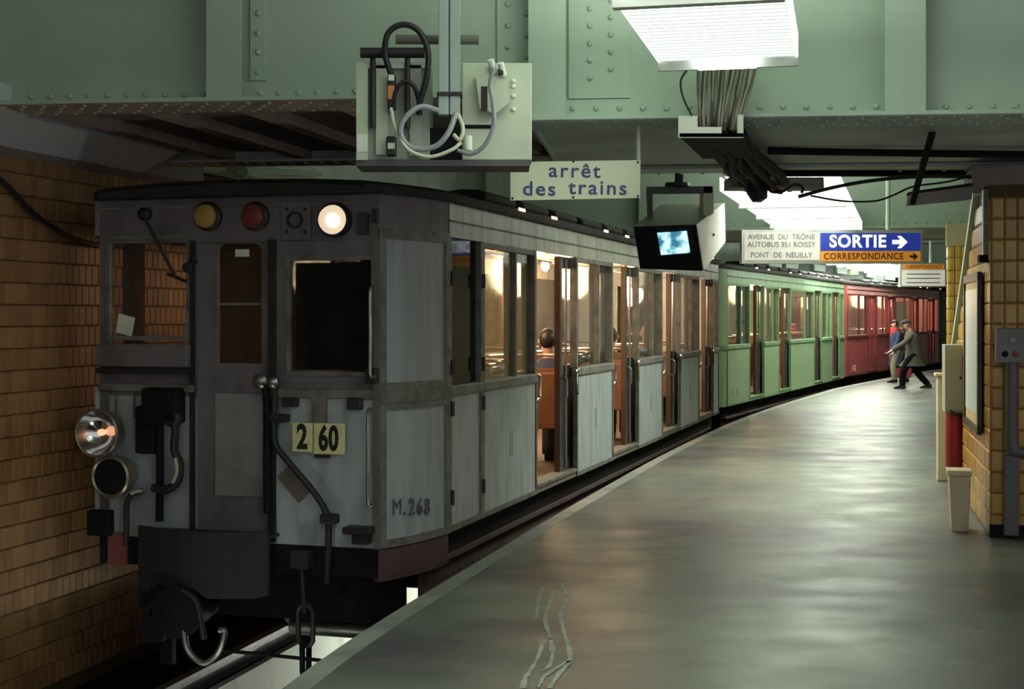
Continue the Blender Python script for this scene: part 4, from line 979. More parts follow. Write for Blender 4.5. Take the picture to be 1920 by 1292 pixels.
# ---- hanging surveillance monitor
t = thing('hanging_monitor', 'black and white surveillance monitor with a glowing blue screen hanging over the platform', 'monitor', P(1270, 506, 11.5)); r = At(t)
fq = [r.p(1188, 425, 11.25), r.p(1304, 421, 11.25), r.p(1317, 507, 11.40), r.p(1200, 503, 11.40)]
bq = [r.p(1238, 384, 11.85), r.p(1356, 381, 11.85), r.p(1358, 453, 11.9), r.p(1246, 452, 11.9)]
b = bm_new(); va = [b.verts.new(v) for v in fq]; vb = [b.verts.new(v) for v in bq]
for i in range(4): b.faces.new((va[i], va[(i + 1) % 4], vb[(i + 1) % 4], vb[i]))
b.faces.new(vb)
CASEB = mat('brown_grey_case', (.13, .125, .105), .5); CASEW = mat('white_side_panel', (.72, .74, .68), .4)
case = r.part('case', b, CASEB)
b = bm_new(); quadbox(b, fq[1] + Vector((.004, 0, 0)), fq[2] + Vector((.004, 0, 0)), bq[2] + Vector((.004, 0, 0)), bq[1] + Vector((.004, 0, 0)), (.008, 0, 0)); sd = r.part('side_panel', b, CASEW, case)
cc = (fq[1] + fq[2] + bq[1] + bq[2]) / 4; r.part('lock', lathe(bm_new(), [(.012, 0), (.01, .012), (0, .012)], cc + Vector((.012, 0, 0)), (1, -.3, 0), 10), DARK, case)
b = bm_new(); nv = (fq[1] - fq[0]).cross(fq[3] - fq[0]).normalized(); nv = -nv if nv.y > 0 else nv
quadbox(b, *[v + nv * .002 for v in fq], nv * .01); r.part('bezel', b, BLACK, case)
sq = []
ex, ez = (fq[1] - fq[0]), (fq[3] - fq[0])
for a, c in ((.36, .13), (.84, .11), (.85, .63), (.37, .66)): sq.append(fq[0] + ex * a + ez * c + nv * .03)
scr = bpy.data.materials.new('screen_picture'); scr.use_nodes = True; nt = scr.node_tree; bs = nt.nodes['Principled BSDF']
tc = nt.nodes.new('ShaderNodeTexCoord'); nz = nt.nodes.new('ShaderNodeTexNoise'); nz.inputs['Scale'].default_value = 11; nz.inputs['Detail'].default_value = 3
cr = nt.nodes.new('ShaderNodeValToRGB'); cr.color_ramp.elements[0].position = .38; cr.color_ramp.elements[0].color = (.03, .16, .25, 1); cr.color_ramp.elements[1].position = .56; cr.color_ramp.elements[1].color = (.55, .95, 1, 1)
nt.links.new(tc.outputs['Object'], nz.inputs['Vector']); nt.links.new(nz.outputs[0], cr.inputs[0]); nt.links.new(cr.outputs[0], bs.inputs['Emission Color']); bs.inputs['Emission Strength'].default_value = .95; bs.inputs['Base Color'].default_value = (.02, .03, .03, 1)
b = bm_new(); quadbox(b, *sq, nv * .004); r.part('screen', b, scr, case)
b = bm_new(); quadbox(b, r.p(1213, 350, 11.5), r.p(1336, 349, 11.5), r.p(1336, 362, 11.5), r.p(1213, 363, 11.5), (0, .06, 0)); quadbox(b, r.p(1213, 362, 11.5), r.p(1224, 362, 11.5), r.p(1224, 412, 11.5), r.p(1215, 412, 11.5), (0, .05, 0)); r.part('yoke', b, mat('dark_grey_yoke', (.08, .08, .085), .5))
b = bm_new(); quadbox(b, r.p(1319, 351, 11.5), r.p(1338, 350, 11.5), r.p(1338, 400, 11.5), r.p(1319, 412, 11.5), (0, .25, 0)); r.part('yoke_arm', b, CREAMBOX)
b = bm_new(); tube(b, [r.p(1274, 352, 11.52), r.p(1274, 318, 11.52)], .038, 14); tube(b, [r.p(1270, 349, 11.52), r.p(1270, 343, 11.52)], .1, 16); r.part('stem', b, DARK, smooth=True)
b = bm_new(); tube(b, [r.p(1274, 320, 11.52), r.p(1274, 160, 11.52)], .02, 8); r.part('suspension_rod', b, DARK, smooth=True)
# ---- exit sign
t = thing('exit_sign', 'long lit sign with blue SORTIE panel and orange CORRESPONDANCE strip', 'sign', P(1560, 494, 15.8)); r = At(t); D = 15.8
WPAN = mat('lit_white_panel', (.5, .48, .41), .5, emit=.2, ecol=(1, .97, .84)); BPAN = mat('lit_blue_panel', (.02, .04, .3), .4, emit=.2, ecol=(.03, .06, .55)); OPAN = mat('lit_orange_panel', (.7, .26, .03), .4, emit=.15, ecol=(1, .36, .03))
r.part('housing', r.box(1391, 431, 1729, 494, D, D + .16), mat('aluminium_frame', (.5, .52, .48), .35, .5))
wp = r.part('white_panel', r.box(1396, 436, 1537, 488, D - .006, D), WPAN); bp_ = r.part('blue_panel', r.box(1539, 437, 1726, 470, D - .006, D), BPAN); op = r.part('orange_panel', r.box(1539, 471, 1726, 490, D - .006, D), OPAN)
for s, py in (('AVENUE  DU  TRÔNE', 444.5), ('AUTOBUS 351 ROISSY', 459), ('PONT  DE  NEUILLY', 478.5)):
    c = r.p(1465, py, D); text('lettering', s, .083, GREYINK, wp, TM(c.x, -.008 + c.y, c.z), bold=.004, xs=.93)
c = r.p(1608, 453.5, D); text('lettering', 'SORTIE', .19, mat('white_lettering_lit', (.9, .9, .88), .5, emit=.75), bp_, TM(c.x, c.y - .008, c.z), bold=.03, xs=.95, space=1.1)
def arrow(name, cx, cy, s, m, parent, y):
    b = bm_new(); o = r.p(cx, cy, D); pl = [(-1, .28), (.05, .28), (-.35, .8), (.15, .8), (1, 0), (.15, -.8), (-.35, -.8), (.05, -.28), (-1, -.28)]
    prism(b, [(o.x + x * s, o.z + z * s) for x, z in pl], 'y', o.y + y - .003, o.y + y); r.part(name, b, m, parent)
arrow('arrow', 1687, 454, .085, MATS['white_lettering_lit'], bp_, -.007); arrow('arrow', 1713, 481, .045, BLACKINK, op, -.007)
c = r.p(1619, 481, D); text('lettering', 'CORRESPONDANCE', .100, mat('dark_brown_lettering', (.05, .02, .01), .5), op, TM(c.x, c.y - .008, c.z), bold=.012, xs=.90, space=1.1)
for x in (1455, 1665):
    b = bm_new(); tube(b, [r.p(x, 432, D + .08), r.p(x, 250, D + .08)], .025, 10); r.part('hanger_tube', b, GREEN, smooth=True)
# ---- smaller sign further on
t = thing('correspondence_sign', 'small distant lit sign with orange CORRESPONDANCE band', 'sign', P(1732, 537, 27)); r = At(t); D = 27
r.part('housing', r.box(1688, 493, 1774, 538, D, D + .14), MATS['aluminium_frame'])
ob_ = r.part('orange_band', r.box(1694, 496, 1770, 505, D - .006, D), OPAN); wb_ = r.part('white_panel', r.box(1691, 506, 1772, 536, D - .006, D), WPAN)
c = r.p(1731, 500.5, D); text('lettering', 'CORRESPONDANCE', .085, MATS['dark_brown_lettering'], ob_, TM(c.x, c.y - .008, c.z), bold=.01, xs=.9)
for py in (513, 521, 529): r.part('print_line', r.box(1700, py, 1763, py + 2, D - .008, D - .005), GREYINK, wb_)
b = bm_new(); tube(b, [r.p(1745, 493, D + .07), r.p(1745, 400, D + .07)], .03, 8); r.part('hanger_tube', b, GREEN, smooth=True)
# ---- small speaker/lamp bracket by the sign
t = thing('wall_bracket', 'small pale bracket hanging below the blue exit sign', 'bracket', P(1602, 517, 24)); r = At(t)
b = r.box(1597, 495, 1610, 517, 24, 24.1, bev=.01); r.box(1594, 508, 1606, 516, 23.9, 24.1, b); r.part('body', b, CREAMBOX); b = bm_new(); tube(b, [r.p(1603, 496, 24.05), r.p(1603, 420, 24.05)], .02, 6); r.part('rod', b, CREAMBOX)
# ---- cable tray under the girder
t = thing('cable_tray', 'white notched cable tray holding bundled cables under the girder', 'cable tray', P(1335, 257, 7.5)); r = At(t); D = 7.5
b = r.box(1272, 217, 1308, 258, D, D + .02); r.box(1308, 238, 1353, 258, D, D + .02, b); r.box(1353, 250, 1394, 258, D, D + .02, b); r.box(1383, 215, 1394, 250, D, D + .02, b); r.part('end_plate', b, CREAMBOX)
b = bm_new(); quadbox(b, r.p(1274, 257, D), r.p(1394, 257, D), r.p(1412, 296, 9.0), r.p(1318, 298, 9.0), (0, 0, .02)); r.part('tray_floor', b, BLACK)
cols = [mat('brown_cable_sheath', (.14, .11, .08), .6), mat('grey_green_cable_sheath', (.22, .23, .17), .6), mat('dark_cable_sheath', (.06, .055, .05), .6), mat('pale_cable_sheath', (.30, .28, .21), .6)]
for i in range(26):
    f = i / 25; x0 = 1308 + 108 * f + random.uniform(-2, 2); x1 = 1312 + 74 * f + random.uniform(-3, 3)
    b = bm_new(); tube(b, smoothpath([r.p(x0 + 6, 95, 7.62), r.p(x0, 140, 7.58 + .03 * random.random()), r.p((x0 + x1) / 2 + random.uniform(-3, 3), 190, D + .06), r.p(x1, 243, D + .05 + .06 * random.random()), r.p(x1 + 8, 256, D + .35)], 3), random.uniform(.005, .009), 6); r.part('cable', b, cols[i % 4], smooth=True)
b = bm_new(); tube(b, r.pts([(1292, 126, 7.55), (1277, 150, 7.5), (1280, 180, 7.48), (1297, 217, 7.5)]), .006, 6); r.part('loose_cable', b, RUBBER, smooth=True)
for i in range(14):
    x = 1300 + 7.5 * i + random.uniform(-6, 6); b = bm_new(); tube(b, smoothpath([r.p(x, 247, D + .2), r.p(x + 28 + random.uniform(-14, 14), 280 + random.uniform(-6, 8), 8.6), r.p(x + 58 + random.uniform(-22, 22), 316 + random.uniform(-8, 10), 10), r.p(x + 84 + random.uniform(-18, 18), 344 + random.uniform(-10, 16), 11.2), r.p(x + 92, 354, 11.7)], 4), random.uniform(.016, .036), 6); r.part('sooty_cable', b, BLACK, smooth=True)
b = lathe(bm_new(), [(0, -.1), (.07, -.08), (.085, .02), (.06, .1), (0, .12)], r.p(1418, 352, 11), (.3, 0, -1), 12); r.part('junction_lump', b, RUBBER, smooth=True)
b = bm_new(); tube(b, r.pts([(1440, 350, 11), (1448, 360, 11), (1470, 358, 11), (1490, 345, 11), (1505, 352, 11), (1503, 362, 11)]), .012, 6); r.part('loose_cable', b, RUBBER, smooth=True)
b = r.box(1368, 332, 1545, 352, 11.0, 11.3); r.part('cross_beam', b, SOOT)
# ---- pipes and struts under the right slab
def longthing(name, label, cat, pts, rad, m, n=4):
    o = Vector(P(*pts[0])); t = bpy.data.objects.new(name, None)
    b = bm_new(); tube(b, smoothpath([P(*p) for p in pts], n), rad, 8); return tag(ob(name, b, m, smooth=True), label, cat)
longthing('ceiling_pipe', 'upper dark pipe under the ceiling above the right pillar', 'pipe', [(1440, 283, 9.3), (1700, 287, 9.3), (1990, 291, 9.3)], .024, BLACK)
longthing('ceiling_pipe', 'lower dark pipe under the ceiling above the right pillar', 'pipe', [(1430, 324, 10.5), (1700, 324, 10.5), (1990, 329, 10.5)], .03, BLACK)
longthing('black_conduit', 'black conduit rising from the distant lamp to the right pillar', 'conduit', [(1497, 369, 10.0), (1560, 352, 10.0), (1640, 338, 10.0), (1730, 331, 10.0), (1850, 332, 10.0)], .013, RUBBER)
longthing('sagging_cable', 'thin sagging black cable above the exit sign', 'cable', [(1520, 367, 10), (1580, 377, 10), (1640, 377, 10), (1675, 366, 10), (1712, 350, 10), (1770, 342, 10), (1815, 332, 10)], .007, RUBBER, 5)
t = thing('angled_sign_box', 'dark sign box hung on a slanting bar beside the pillar', 'sign box', P(1765, 385, 9.3)); r = At(t)
b = bm_new(); quadbox(b, r.p(1709, 384, 9.2), r.p(1822, 373, 9.6), r.p(1824, 346, 9.6), r.p(1712, 360, 9.2), (0, .12, 0)); r.part('box', b, mat('brown_grey_box', (.16, .145, .12), .6)); 
b = bm_new(); quadbox(b, r.p(1743, 250, 8.3), r.p(1755, 250, 8.3), r.p(1716, 384, 9.2), r.p(1706, 384, 9.2), (0, .02, .012)); r.part('hanger_bar', b, BLACK)
b = bm_new(); quadbox(b, r.p(1709, 364, 9.19), r.p(1824, 349, 9.59), r.p(1824, 343, 9.59), r.p(1712, 358, 9.19), (0, .13, 0)); r.part('top_edge', b, BLACK)

# ================================================================== PILLAR AND STAIR WALL
PC, PA = Vector((3.345, 9.97)), R(13)
pil = sroot('wall_pillar', 'ochre tiled pillar and sloping stair wall at the right', (PC.x, PC.y, 0), -PA)   # local x = right along front face, y = away
H0 = 2.46
b = bm_new(); prism(b, [(0, 0), (3.55, 0), (3.55, .98), (2.97, 1.34), (.91, H0), (0, H0)], 'x', .012, 1.2); ob('core', b, GROUT, pil)
b = bm_new(); quadbox(b, (-.03, .91, H0), (.3, .91, H0), (.3, 3.6, .96), (-.03, 3.6, .96), (0, .03, .05)); ob('sloping_coping', b, GREEN, pil)
TMF = [tile_mesh(TW - .004, TH - .005, .012, PTILE), tile_mesh(TW - .004, TH - .005, .012, PTILE2)]
np_ = 0; rst = bm_new()
nr = int(H0 / TH)
for rr in range(nr):
    z = (rr + .5) * TH + .01
    for cc_ in range(14):      # front face
        x = .012 + (cc_ + .5) * TW
        if cc_ < 4: inst('tile', TMF[random.random() < .45], pil, (x, 0, z)); np_ += 1
        else: tile_into(rst, Matrix.Translation((x, 0, z)), TW - .004, TH - .005, .012)
    for cc_ in range(42):     # side face
        y = .012 + (cc_ + .5) * TW
        ytop = 3.55 if z < .98 else (.91 + (H0 - z) * (2.97 - .91) / (H0 - 1.34) if z > 1.34 else 2.97 + (1.34 - z) * .58 / .36)
        if y + TW > ytop: break
        M = Matrix.Translation((.012, y, z)) @ Matrix.Rotation(R(-90), 4, 'Z')
        if np_ < 300 and y < 2.2 and not (.4 < y < 1.58 and .7 < z < 1.85):
            o = inst('tile', TMF[random.random() < .3], pil); o.matrix_local = M; np_ += 1
        else: tile_into(rst, M, TW - .004, TH - .005, .012)
stuff(ob('tile_field', rst, PTILE, pil))
b = bm_new(); box(b, -.12, 3, -.1, .6, H0, H0 + .13); struct(ob('lintel', b, SOOT, pil))
b = bm_new(); box(b, .0, 1.2, -.03, 0.0, 0, .09); ob('skirting', b, BLACK, pil)
# conduit box at pillar top corner
b = bm_new(); box(b, -.03, .09, .1, .22, 1.98, 2.45); ob('corner_duct', b, GREYBOX, pil); b = bm_new(); box(b, -.06, .1, .08, .24, 1.93, 1.98); ob('duct_foot', b, BLACK, pil)
def onpil(name, label, cat): 
    t = thing(name, label, cat, (PC.x, PC.y, 0), -PA); return t
# poster
t = onpil('poster_frame', 'tall dark framed notice board on the side of the tiled pillar', 'poster'); 
b = bm_new(); y0, y1, z0, z1 = .38, 1.6, .68, 1.87
for a in ((y0, y0 + .06, z0, z1), (y1 - .06, y1, z0, z1), (y0, y1, z0, z0 + .06), (y0, y1, z1 - .06, z1)): box(b, -.045, -.014, a[0], a[1], a[2], a[3])
ob('frame', b, mat('dark_bronze_frame', (.06, .055, .05), .4, .3), t); b = bm_new(); box(b, -.03, -.014, y0 + .06, y1 - .06, z0 + .06, z1 - .06); ob('backing', b, mat('cream_backing', (.55, .42, .2), .6), t)
b = bm_new(); box(b, -.036, -.03, y0 + .1, y1 - .1, z0 + .14, z1 - .12); ob('notice', b, mat('pale_blue_notice', (.58, .66, .66), .35, dirt=(.45, .54, .56), amt=.5, scale=4), t)
# switch box and conduits
t = onpil('switch_box', 'grey switch box with two round buttons on the pillar', 'switch box')
b = bm_new(); box(b, .035, .235, -.10, -.014, 1.22, 1.465, .012); sb = ob('box', b, mat('grey_switch_paint', (.19, .19, .19), .5, dirt=(.12, .12, .12), amt=.5, scale=8), t)
for x, z, m in ((.095, 1.285, BLACK), (.165, 1.285, mat('red_button', (.3, .04, .03), .4)), (.14, 1.38, GREYBOX)):
    ob('button', lathe(bm_new(), [(.022, 0), (.02, .012), (.012, .016), (0, .016)], (x, -.1, z), (0, -1, 0), 12), m, sb, True)
t = onpil('conduit', 'dark grey conduit running down from the switch box', 'conduit')
b = bm_new(); tube(b, smoothpath([(.14, -.06, 1.22), (.14, -.06, 1.1), (.14, -.06, .72), (.15, -.06, .63), (.2, -.06, .60), (.6, -.06, .60)], 5), .04, 12); ob('pipe', b, mat('grey_conduit', (.10, .10, .11), .5), t, True)
b = bm_new(); box(b, .09, .19, -.08, -.014, 0.02, .58, .01); ob('duct', b, MATS['grey_conduit'], t)
# litter bin, extinguisher, cabinet
bc = P(1794, 1000, 10.35)
t = thing('litter_bin', 'cream litter bin with a tapered body beside the pillar', 'bin', (bc.x, 10.3, 0), -PA)
b = bm_new(); prism(b, [(-.055, .0), (.055, .0), (.075, .40), (-.075, .40)], 'y', -.11, .11); bmesh.ops.bevel(b, geom=b.edges[:], offset=.006, segments=1, affect='EDGES'); ob('body', b, mat('cream_bin', (.55, .47, .33), .5, dirt=(.4, .33, .22), amt=.5, scale=5), t)
b = bm_new(); box(b, -.085, .085, -.12, .12, .40, .44, .006); ob('rim', b, mat('pale_bin_rim', (.62, .52, .34), .5), t)
ce = P(1790, 840, 12.25)
t = thing('fire_extinguisher', 'red fire extinguisher with a black hose under the grey cabinet', 'extinguisher', (ce.x, ce.y, .2), 0)
b = lathe(bm_new(), [(0, 0), (.065, 0), (.076, .02), (.076, .50), (.065, .57), (.03, .61), (.03, .64), (0, .64)], (0, 0, 0), (0, 0, 1), 20); ob('cylinder', b, mat('red_extinguisher', (.28, .015, .02), .35), t, True)
b = bm_new(); tube(b, smoothpath([(.0, -.03, .63), (-.07, -.08, .56), (.0, -.1, .50), (.07, -.08, .52), (.1, -.03, .58)], 5), .011, 8); ob('hose', b, RUBBER, t, True)
b = lathe(bm_new(), [(.02, .62), (.03, .63), (.03, .68), (0, .69)], (0, 0, 0), (0, 0, 1), 12); ob('valve', b, DARK, t, True)
t = thing('grey_cabinet', 'grey green wall cabinet above the red fire extinguisher', 'cabinet', (ce.x, ce.y, .72), -PA)
b = bm_new(); box(b, -.088, .06, -.1, .25, 0, .58, .006); cb = ob('body', b, mat('grey_green_cabinet', (.33, .36, .27), .5, dirt=(.26, .28, .21), amt=.5, scale=5), t)
b = bm_new(); box(b, -.06, .058, -.108, -.1, .02, .56, .003); dr = ob('door', b, mat('grey_green_cabinet', (.33, .36, .27)), t)
b = lathe(bm_new(), [(.012, 0), (.01, .01), (0, .01)], (.04, -.108, .3), (0, -1, 0), 10); ob('lock', b, DARK, dr)
b = bm_new(); box(b, .0, .06, .1, .2, -.7, 0); ob('back_plate', b, mat('grey_green_cabinet', (.33, .36, .27)), t)
fb = P(1765, 700, 13.4)
t = thing('pale_bin', 'pale cream bin standing further along the stair wall', 'bin', (fb.x + .02, 13.4, 0), -PA)
b = bm_new(); box(b, -.06, .06, -.1, .1, 0, .98, .01); ob('body', b, mat('pale_bin_cream', (.55, .54, .38), .5), t); b = bm_new(); box(b, -.08, .07, -.12, .12, .98, 1.01, .006); ob('lid', b, mat('pale_bin_lid', (.6, .52, .3), .5), t)
# far tiled column
cx, cw = P(1797, 592, 16.5).x, .11
t = sroot('wall_column', 'yellow tiled column further along the platform', (cx, 16.5, 0), -R(15))
b = bm_new(); box(b, -cw, cw, 0, .4, 0, 2.62); ob('core', b, GROUT, t)
TC = tile_mesh(.068, TH - .006, .01, TILEY)
for rr in range(17):
    for k in range(3): inst('tile', TC, t, (-cw + .035 + k * .075, 0, (rr + .5) * TH))
    for k in range(5):
        o = inst('tile', TC, t); o.matrix_local = Matrix.Translation((-cw, .04 + k * .078, (rr + .5) * TH)) @ Matrix.Rotation(R(-90), 4, 'Z')
b = bm_new(); box(b, -cw - .02, cw + .02, -.02, .42, 2.36, 2.62); ob('capital', b, mat('cream_capital', (.5, .42, .24), .6), t)

# ================================================================== PEOPLE
SKIN = mat('skin', (.5, .29, .2), .55, dirt=(.42, .22, .15), amt=.4, scale=20)
def skinned(name, verts, edges, m, parent=None, root=0, sub=1):
    me = bpy.data.meshes.new(name); me.from_pydata([v[:3] for v in verts], edges, [])
    o = bpy.data.objects.new(name, me); C.objects.link(o)
    md = o.modifiers.new('skin', 'SKIN'); md.use_smooth_shade = True
    if not me.skin_vertices: 
        bpy.context.view_layer.objects.active = o
        bm_ = bm_new(); bm_.from_mesh(me); bm_.verts.layers.skin.verify(); bm_.to_mesh(me); bm_.free()
    for i, v in enumerate(verts):
        s = me.skin_vertices[0].data[i]; rr = v[3]; s.radius = rr if isinstance(rr, tuple) else (rr, rr); s.use_root = (i == root)
    o.modifiers.new('sub', 'SUBSURF').levels = sub; o.modifiers['sub'].render_levels = sub
    bpy.context.view_layer.update()
    ev = bpy.data.meshes.new_from_object(o.evaluated_get(bpy.context.evaluated_depsgraph_get())); bpy.data.objects.remove(o)
    ev.materials.clear(); ev.materials.append(m)
    for p in ev.polygons: p.use_smooth = True
    return ob(name, ev, m, parent)
def loft(rings, m, name, parent, seg=14, cap=True):
    """rings: (cx, cy, z, rx, ry)"""
    b = bm_new(); rs = [[b.verts.new((cx + rx * math.cos(2 * math.pi * k / seg), cy + ry * math.sin(2 * math.pi * k / seg), z)) for k in range(seg)] for cx, cy, z, rx, ry in rings]
    for i in range(len(rs) - 1):
        for k in range(seg): b.faces.new((rs[i][k], rs[i][(k + 1) % seg], rs[i + 1][(k + 1) % seg], rs[i + 1][k]))
    if cap: b.faces.new(rs[0][::-1]); b.faces.new(rs[-1])
    return b
def hand(vs, es, wrist, d, side, r=.009):
    """five short finger chains rooted in the palm; d = pointing direction"""
    d = Vector(d).normalized(); w0 = Vector(vs[wrist][:3]); lat = Vector((0, 1, 0)) if abs(d.y) < .8 else Vector((1, 0, 0)); lat = (lat - d * lat.dot(d)).normalized(); dn = d.cross(lat)
    palm = len(vs); vs.append((*(w0 + d * .05), .026)); es.append((wrist, palm)); p1 = len(vs); vs.append((*(w0 + d * .08), .024)); es.append((palm, p1))
    for k, (o, l) in enumerate(((-.027, .05), (-.009, .064), (.009, .068), (.027, .06))):
        a = len(vs); vs.append((*(w0 + d * .1 + lat * o), r)); es.append((p1, a)); vs.append((*(w0 + d * (.1 + l * .5) + lat * o + dn * .01), r)); es.append((a, a + 1)); vs.append((*(w0 + d * (.1 + l * .85) + lat * o + dn * .035), r * .85)); es.append((a + 1, a + 2))
    a = len(vs); vs.append((*(w0 + d * .06 + lat * side * .04), r * 1.1)); es.append((palm, a)); vs.append((*(w0 + d * .1 + lat * side * .055 + dn * .015), r)); es.append((a, a + 1))
def head_details(parent, c, rx, hairm, fwd=(1, 0), cap=None, longhair=False):
    fx, fy = fwd; c = Vector(c)
    b = bm_new()
    bmesh.ops.create_uvsphere(b, u_segments=14, v_segments=10, radius=1)
    for v in b.verts: v.co = Vector((c.x - fx * .015 + v.co.x * rx * 1.06, c.y - fy * .015 + v.co.y * rx * .95, c.z + .02 + v.co.z * rx * 1.14))
    kill = [v for v in b.verts if ((v.co.x - c.x) * fx + (v.co.y - c.y) * fy > rx * .42 and v.co.z < c.z + rx * .6) or v.co.z < c.z - rx * (1.1 if longhair else .55)]
    bmesh.ops.delete(b, geom=kill, context='VERTS'); ob('hair', b, hairm, parent, True)
    b = bm_new(); n = c + Vector((fx, fy, 0)) * rx * 1.0; s = Vector((-fy, fx, 0))
    v = [b.verts.new(q) for q in (n + Vector((0, 0, .02)), n + s * .014 + Vector((0, 0, -.025)), n - s * .014 + Vector((0, 0, -.025)), n + Vector((fx * .024, fy * .024, -.02)))]
    for f in ((0, 1, 3), (0, 3, 2), (1, 2, 3)): b.faces.new([v[i] for i in f])
    ob('nose', b, SKIN, parent)
    for sg in (-1, 1):
        b = bm_new(); bmesh.ops.create_uvsphere(b, u_segments=8, v_segments=6, radius=.011); bmesh.ops.translate(b, verts=b.verts, vec=c + Vector((fx, fy, 0)) * rx * .86 + s * sg * .03 + Vector((0, 0, .015))); ob('eye', b, BLACK, parent)
        b = bm_new(); bmesh.ops.create_uvsphere(b, u_segments=8, v_segments=6, radius=1)
        for q in b.verts: q.co = Vector((q.co.x * .022, q.co.y * .022, q.co.z * .03))
        bmesh.ops.translate(b, verts=b.verts, vec=c + s * sg * rx * .92); ob('ear', b, SKIN, parent)
    b = bm_new(); m0 = c + Vector((fx, fy, 0)) * rx * .86 + Vector((0, 0, -.05)); tube(b, [m0 - s * .022, m0 + s * .022], .005, 6); ob('mouth', b, mat('lips', (.3, .12, .1), .5), parent)
    if cap:
        b = bm_new(); bmesh.ops.create_uvsphere(b, u_segments=16, v_segments=10, radius=1)
        for v in b.verts: v.co = Vector((c.x + v.co.x * rx * 1.32 + fx * .01, c.y + v.co.y * rx * 1.2 + fy * .01, c.z + rx * .72 + max(v.co.z, -.35) * rx * .62))
        q0 = c + Vector((fx, fy, 0)) * rx * .9 + Vector((0, 0, rx * .5))
        vs_ = [b.verts.new(q) for q in (q0 + s * .075, q0 + Vector((fx, fy, 0)) * .07 + s * .045 + Vector((0, 0, -.015)), q0 + Vector((fx, fy, 0)) * .07 - s * .045 + Vector((0, 0, -.015)), q0 - s * .075)]
        vt = [b.verts.new(q.co + Vector((0, 0, .012))) for q in vs_]
        b.faces.new(vs_); b.faces.new(vt[::-1])
        for i in range(4): b.faces.new((vs_[i], vs_[(i + 1) % 4], vt[(i + 1) % 4], vt[i]))
        ob('cap', b, cap, parent, True)
# ---- walking man : local +x is the walking direction
def walker(label, loc, rz, sc, coatm, trm, capm, hairm, pose, extra=None):
    H = pose['hip']; N = pose['neck']; HC = pose['head']; f1, f2 = pose['feet']; k1, k2 = pose['knees']; e1, h1 = pose['armf']; e2, h2 = pose['armb']
    vs = [(*H, .10), (H[0] * .5 + N[0] * .5, 0, (H[2] + N[2]) / 2, .12), (N[0] - .02, 0, N[2] - .1, .12), (*N, .05), ((N[0] + HC[0]) / 2, 0, (N[2] + HC[2]) / 2, .055), (HC[0], 0, HC[2] - .02, .085), (HC[0], 0, HC[2] + .06, .08)]
    es = [(i, i + 1) for i in range(6)]
    sh = Vector((N[0] - .02, 0, N[2] - .1))
    for sg, (e, h) in ((1, (e1, h1)), (-1, (e2, h2))):
        a = len(vs); vs += [(sh.x, sg * .15, sh.z + .01, .05), (e[0], sg * .2, e[2], .04), (h[0], sg * .2, h[2], .028)]; es += [(2, a), (a, a + 1), (a + 1, a + 2)]
        d = Vector((h[0] - e[0], 0, h[2] - e[2])); hand(vs, es, a + 2, d, sg)
    for sg, k, f in ((1, k1, f1), (-1, k2, f2)):
        a = len(vs); vs += [(H[0], sg * .085, H[2] - .04, .08), (k[0], sg * .085, k[2], .055), (f[0] - .02, sg * .085, f[2] + .07, .04), (f[0] + .1, sg * .085, f[2] + .035, .03)]; es += [(0, a), (a, a + 1), (a + 1, a + 2), (a + 2, a + 3)]
    body = skinned('person', vs, es, SKIN); tag(body, label, 'person')
    body.location = loc; body.rotation_euler = (0, 0, rz); body.scale = (sc, sc, sc)
    # coat
    hx = pose['hem']; rings = [(hx[0], 0, hx[2], hx[3], .2), ((hx[0] + H[0]) / 2, 0, (hx[2] + H[2]) / 2, .185, .19), (H[0] + .01, 0, H[2] + .1, .165, .175), (sh.x * .6 + H[0] * .4, 0, H[2] + .28, .165, .185), (sh.x, 0, sh.z - .02, .15, .2), (sh.x + .01, 0, sh.z + .06, .11, .15), (N[0] + .0, 0, N[2] + .01, .07, .075)]
    b = loft(rings, coatm, 'coat', body)
    for sg, (e, h) in ((1, (e1, h1)), (-1, (e2, h2))): tube(b, smoothpath([(sh.x, sg * .14, sh.z + .02), ((sh.x + e[0]) / 2, sg * .2, (sh.z + e[2]) / 2), (e[0], sg * .21, e[2]), ((e[0] + h[0]) / 2, sg * .205, (e[2] + h[2]) / 2), (h[0] * .92 + e[0] * .08, sg * .2, h[2] * .92 + e[2] * .08)], 3), .06, 10, radii=None)
    ob('coat', b, coatm, body, True)
    b = bm_new()
    for sg, k, f in ((1, k1, f1), (-1, k2, f2)): pp = smoothpath([(H[0], sg * .085, H[2]), (k[0], sg * .085, k[2]), (f[0] - .02, sg * .085, f[2] + .08)], 4); tube(b, pp, .08, 12, radii=[.105 - .04 * i / (len(pp) - 1) for i in range(len(pp))])
    ob('trousers', b, trm, body, True)
    for sg, f in ((1, f1), (-1, f2)):
        b = bm_new(); prism(b, [(f[0] - .1, f[2]), (f[0] + .17, f[2] + pose.get('toe', 0) * 0), (f[0] + .18, f[2] + .03), (f[0] + .08, f[2] + .07), (f[0] + .03, f[2] + .1), (f[0] - .09, f[2] + .1)], 'y', sg * .085 - .045, sg * .085 + .045); bmesh.ops.bevel(b, geom=b.edges[:], offset=.012, segments=2, affect='EDGES'); ob('shoe', b, mat('black_shoe', (.015, .013, .013), .4), body)
    head_details(body, (HC[0], 0, HC[2] + .02), .088, hairm, (1, 0), capm)
    return body
COAT = mat('grey_olive_overcoat', (.075, .072, .056), .9, dirt=(.05, .047, .04), amt=.6, scale=14)
mp_ = P(1703, 729, 30.2)
